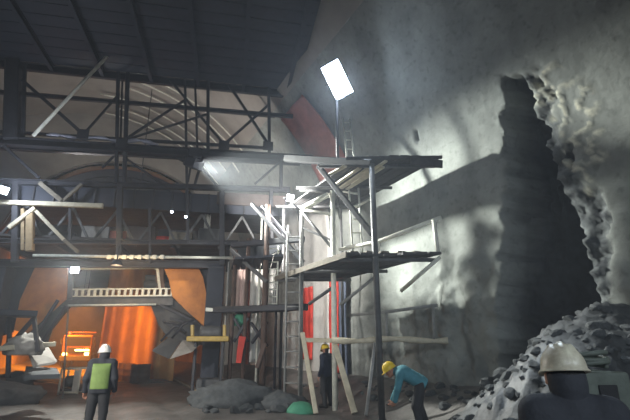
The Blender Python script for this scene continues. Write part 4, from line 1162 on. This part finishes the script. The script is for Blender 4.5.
# worker in the vest, seen from behind, head turned a little to the truck
p = P(100, 385, 9.5); L0 = (p.x, p.y, gz(p.x, p.y))
person('person in a green vest and white helmet standing with back turned on the road', L0, .28, stand(H=1.0), V3(-.55, .9, -.05), (JACKET, DARKCLOTH, BOOT), HATWHITE, VEST, hood=True)
# bending worker, facing the ladder
Jb = dict(pelvis=V3(0, -.12, .92), chest=V3(0, .22, 1.10), neck=V3(0, .37, 1.12), head=V3(0, .48, 1.13), crown=V3(0, .60, 1.26),
          shL=V3(-.18, .29, 1.06), shR=V3(.18, .29, 1.06), elL=V3(-.2, .36, .80), elR=V3(.21, .34, .80), wrL=V3(-.12, .42, .58), wrR=V3(.14, .46, .58),
          knL=V3(-.13, .02, .48), knR=V3(.13, -.06, .5), anL=V3(-.15, -.06, .085), anR=V3(.15, -.2, .085), toL=V3(-.17, .11, .045), toR=V3(.18, -.03, .045), palmL=V3(.6, .4, .2), palmR=V3(-.6, .4, .2))
p = P(415, 385, 9.6); L0 = (p.x, p.y, gz(p.x, p.y))
person('person in a teal shirt and yellow helmet bending forward beside the corner scaffold post', L0, PI/2-.15, Jb, V3(0, .86, -.5), (TEAL, DARKCLOTH, BOOT), HATYELLOW)
# near worker, helmet and shoulders at the frame edge
p = P(568, 380, 2.62); L0 = (p.x, p.y, gz(p.x, p.y))
person('person in dark clothes and a scuffed cream ridged helmet watching the rubble pile', L0, -.25, stand(H=(1.60-L0[2])/1.665), V3(-.1, 1, -.12), (JACKET, DARKCLOTH, BOOT), HATPALE, h=.009, hood=True)
# dark worker behind the ladder foot
p = P(327, 385, 13.6); L0 = (p.x, p.y, gz(p.x, p.y))
person('person in navy work clothes and yellow helmet standing behind the pale scaffold post', L0, .9, stand(H=.97), V3(.2, .9, -.25), (NAVY, DARKCLOTH, BOOT), HATYELLOW)
# ------------------------------------------------------------------ haze and picture settings
w = bpy.data.worlds.new('world'); SC.world = w; w.use_nodes = True
nt = w.node_tree; bgn = nt.nodes['Background']; bgn.inputs[0].default_value = (.6, .7, .9, 1); bgn.inputs[1].default_value = 0.0
if HAZE > 0:
    vs = nt.nodes.new('ShaderNodeVolumeScatter'); vs.inputs['Color'].default_value = (.86, .92, 1, 1); vs.inputs['Density'].default_value = HAZE; vs.inputs['Anisotropy'].default_value = .35
    nt.links.new(vs.outputs[0], nt.nodes['World Output'].inputs['Volume'])
SC.view_settings.view_transform = 'Standard'; SC.view_settings.look = 'None'; SC.view_settings.gamma = 1; SC.view_settings.use_curve_mapping = False
SC.view_settings.exposure = EXPO
SC.cycles.use_denoising = True
SC.cycles.max_bounces = 6
SC.cycles.volume_bounces = 0
SC.cycles.sample_clamp_indirect = 6
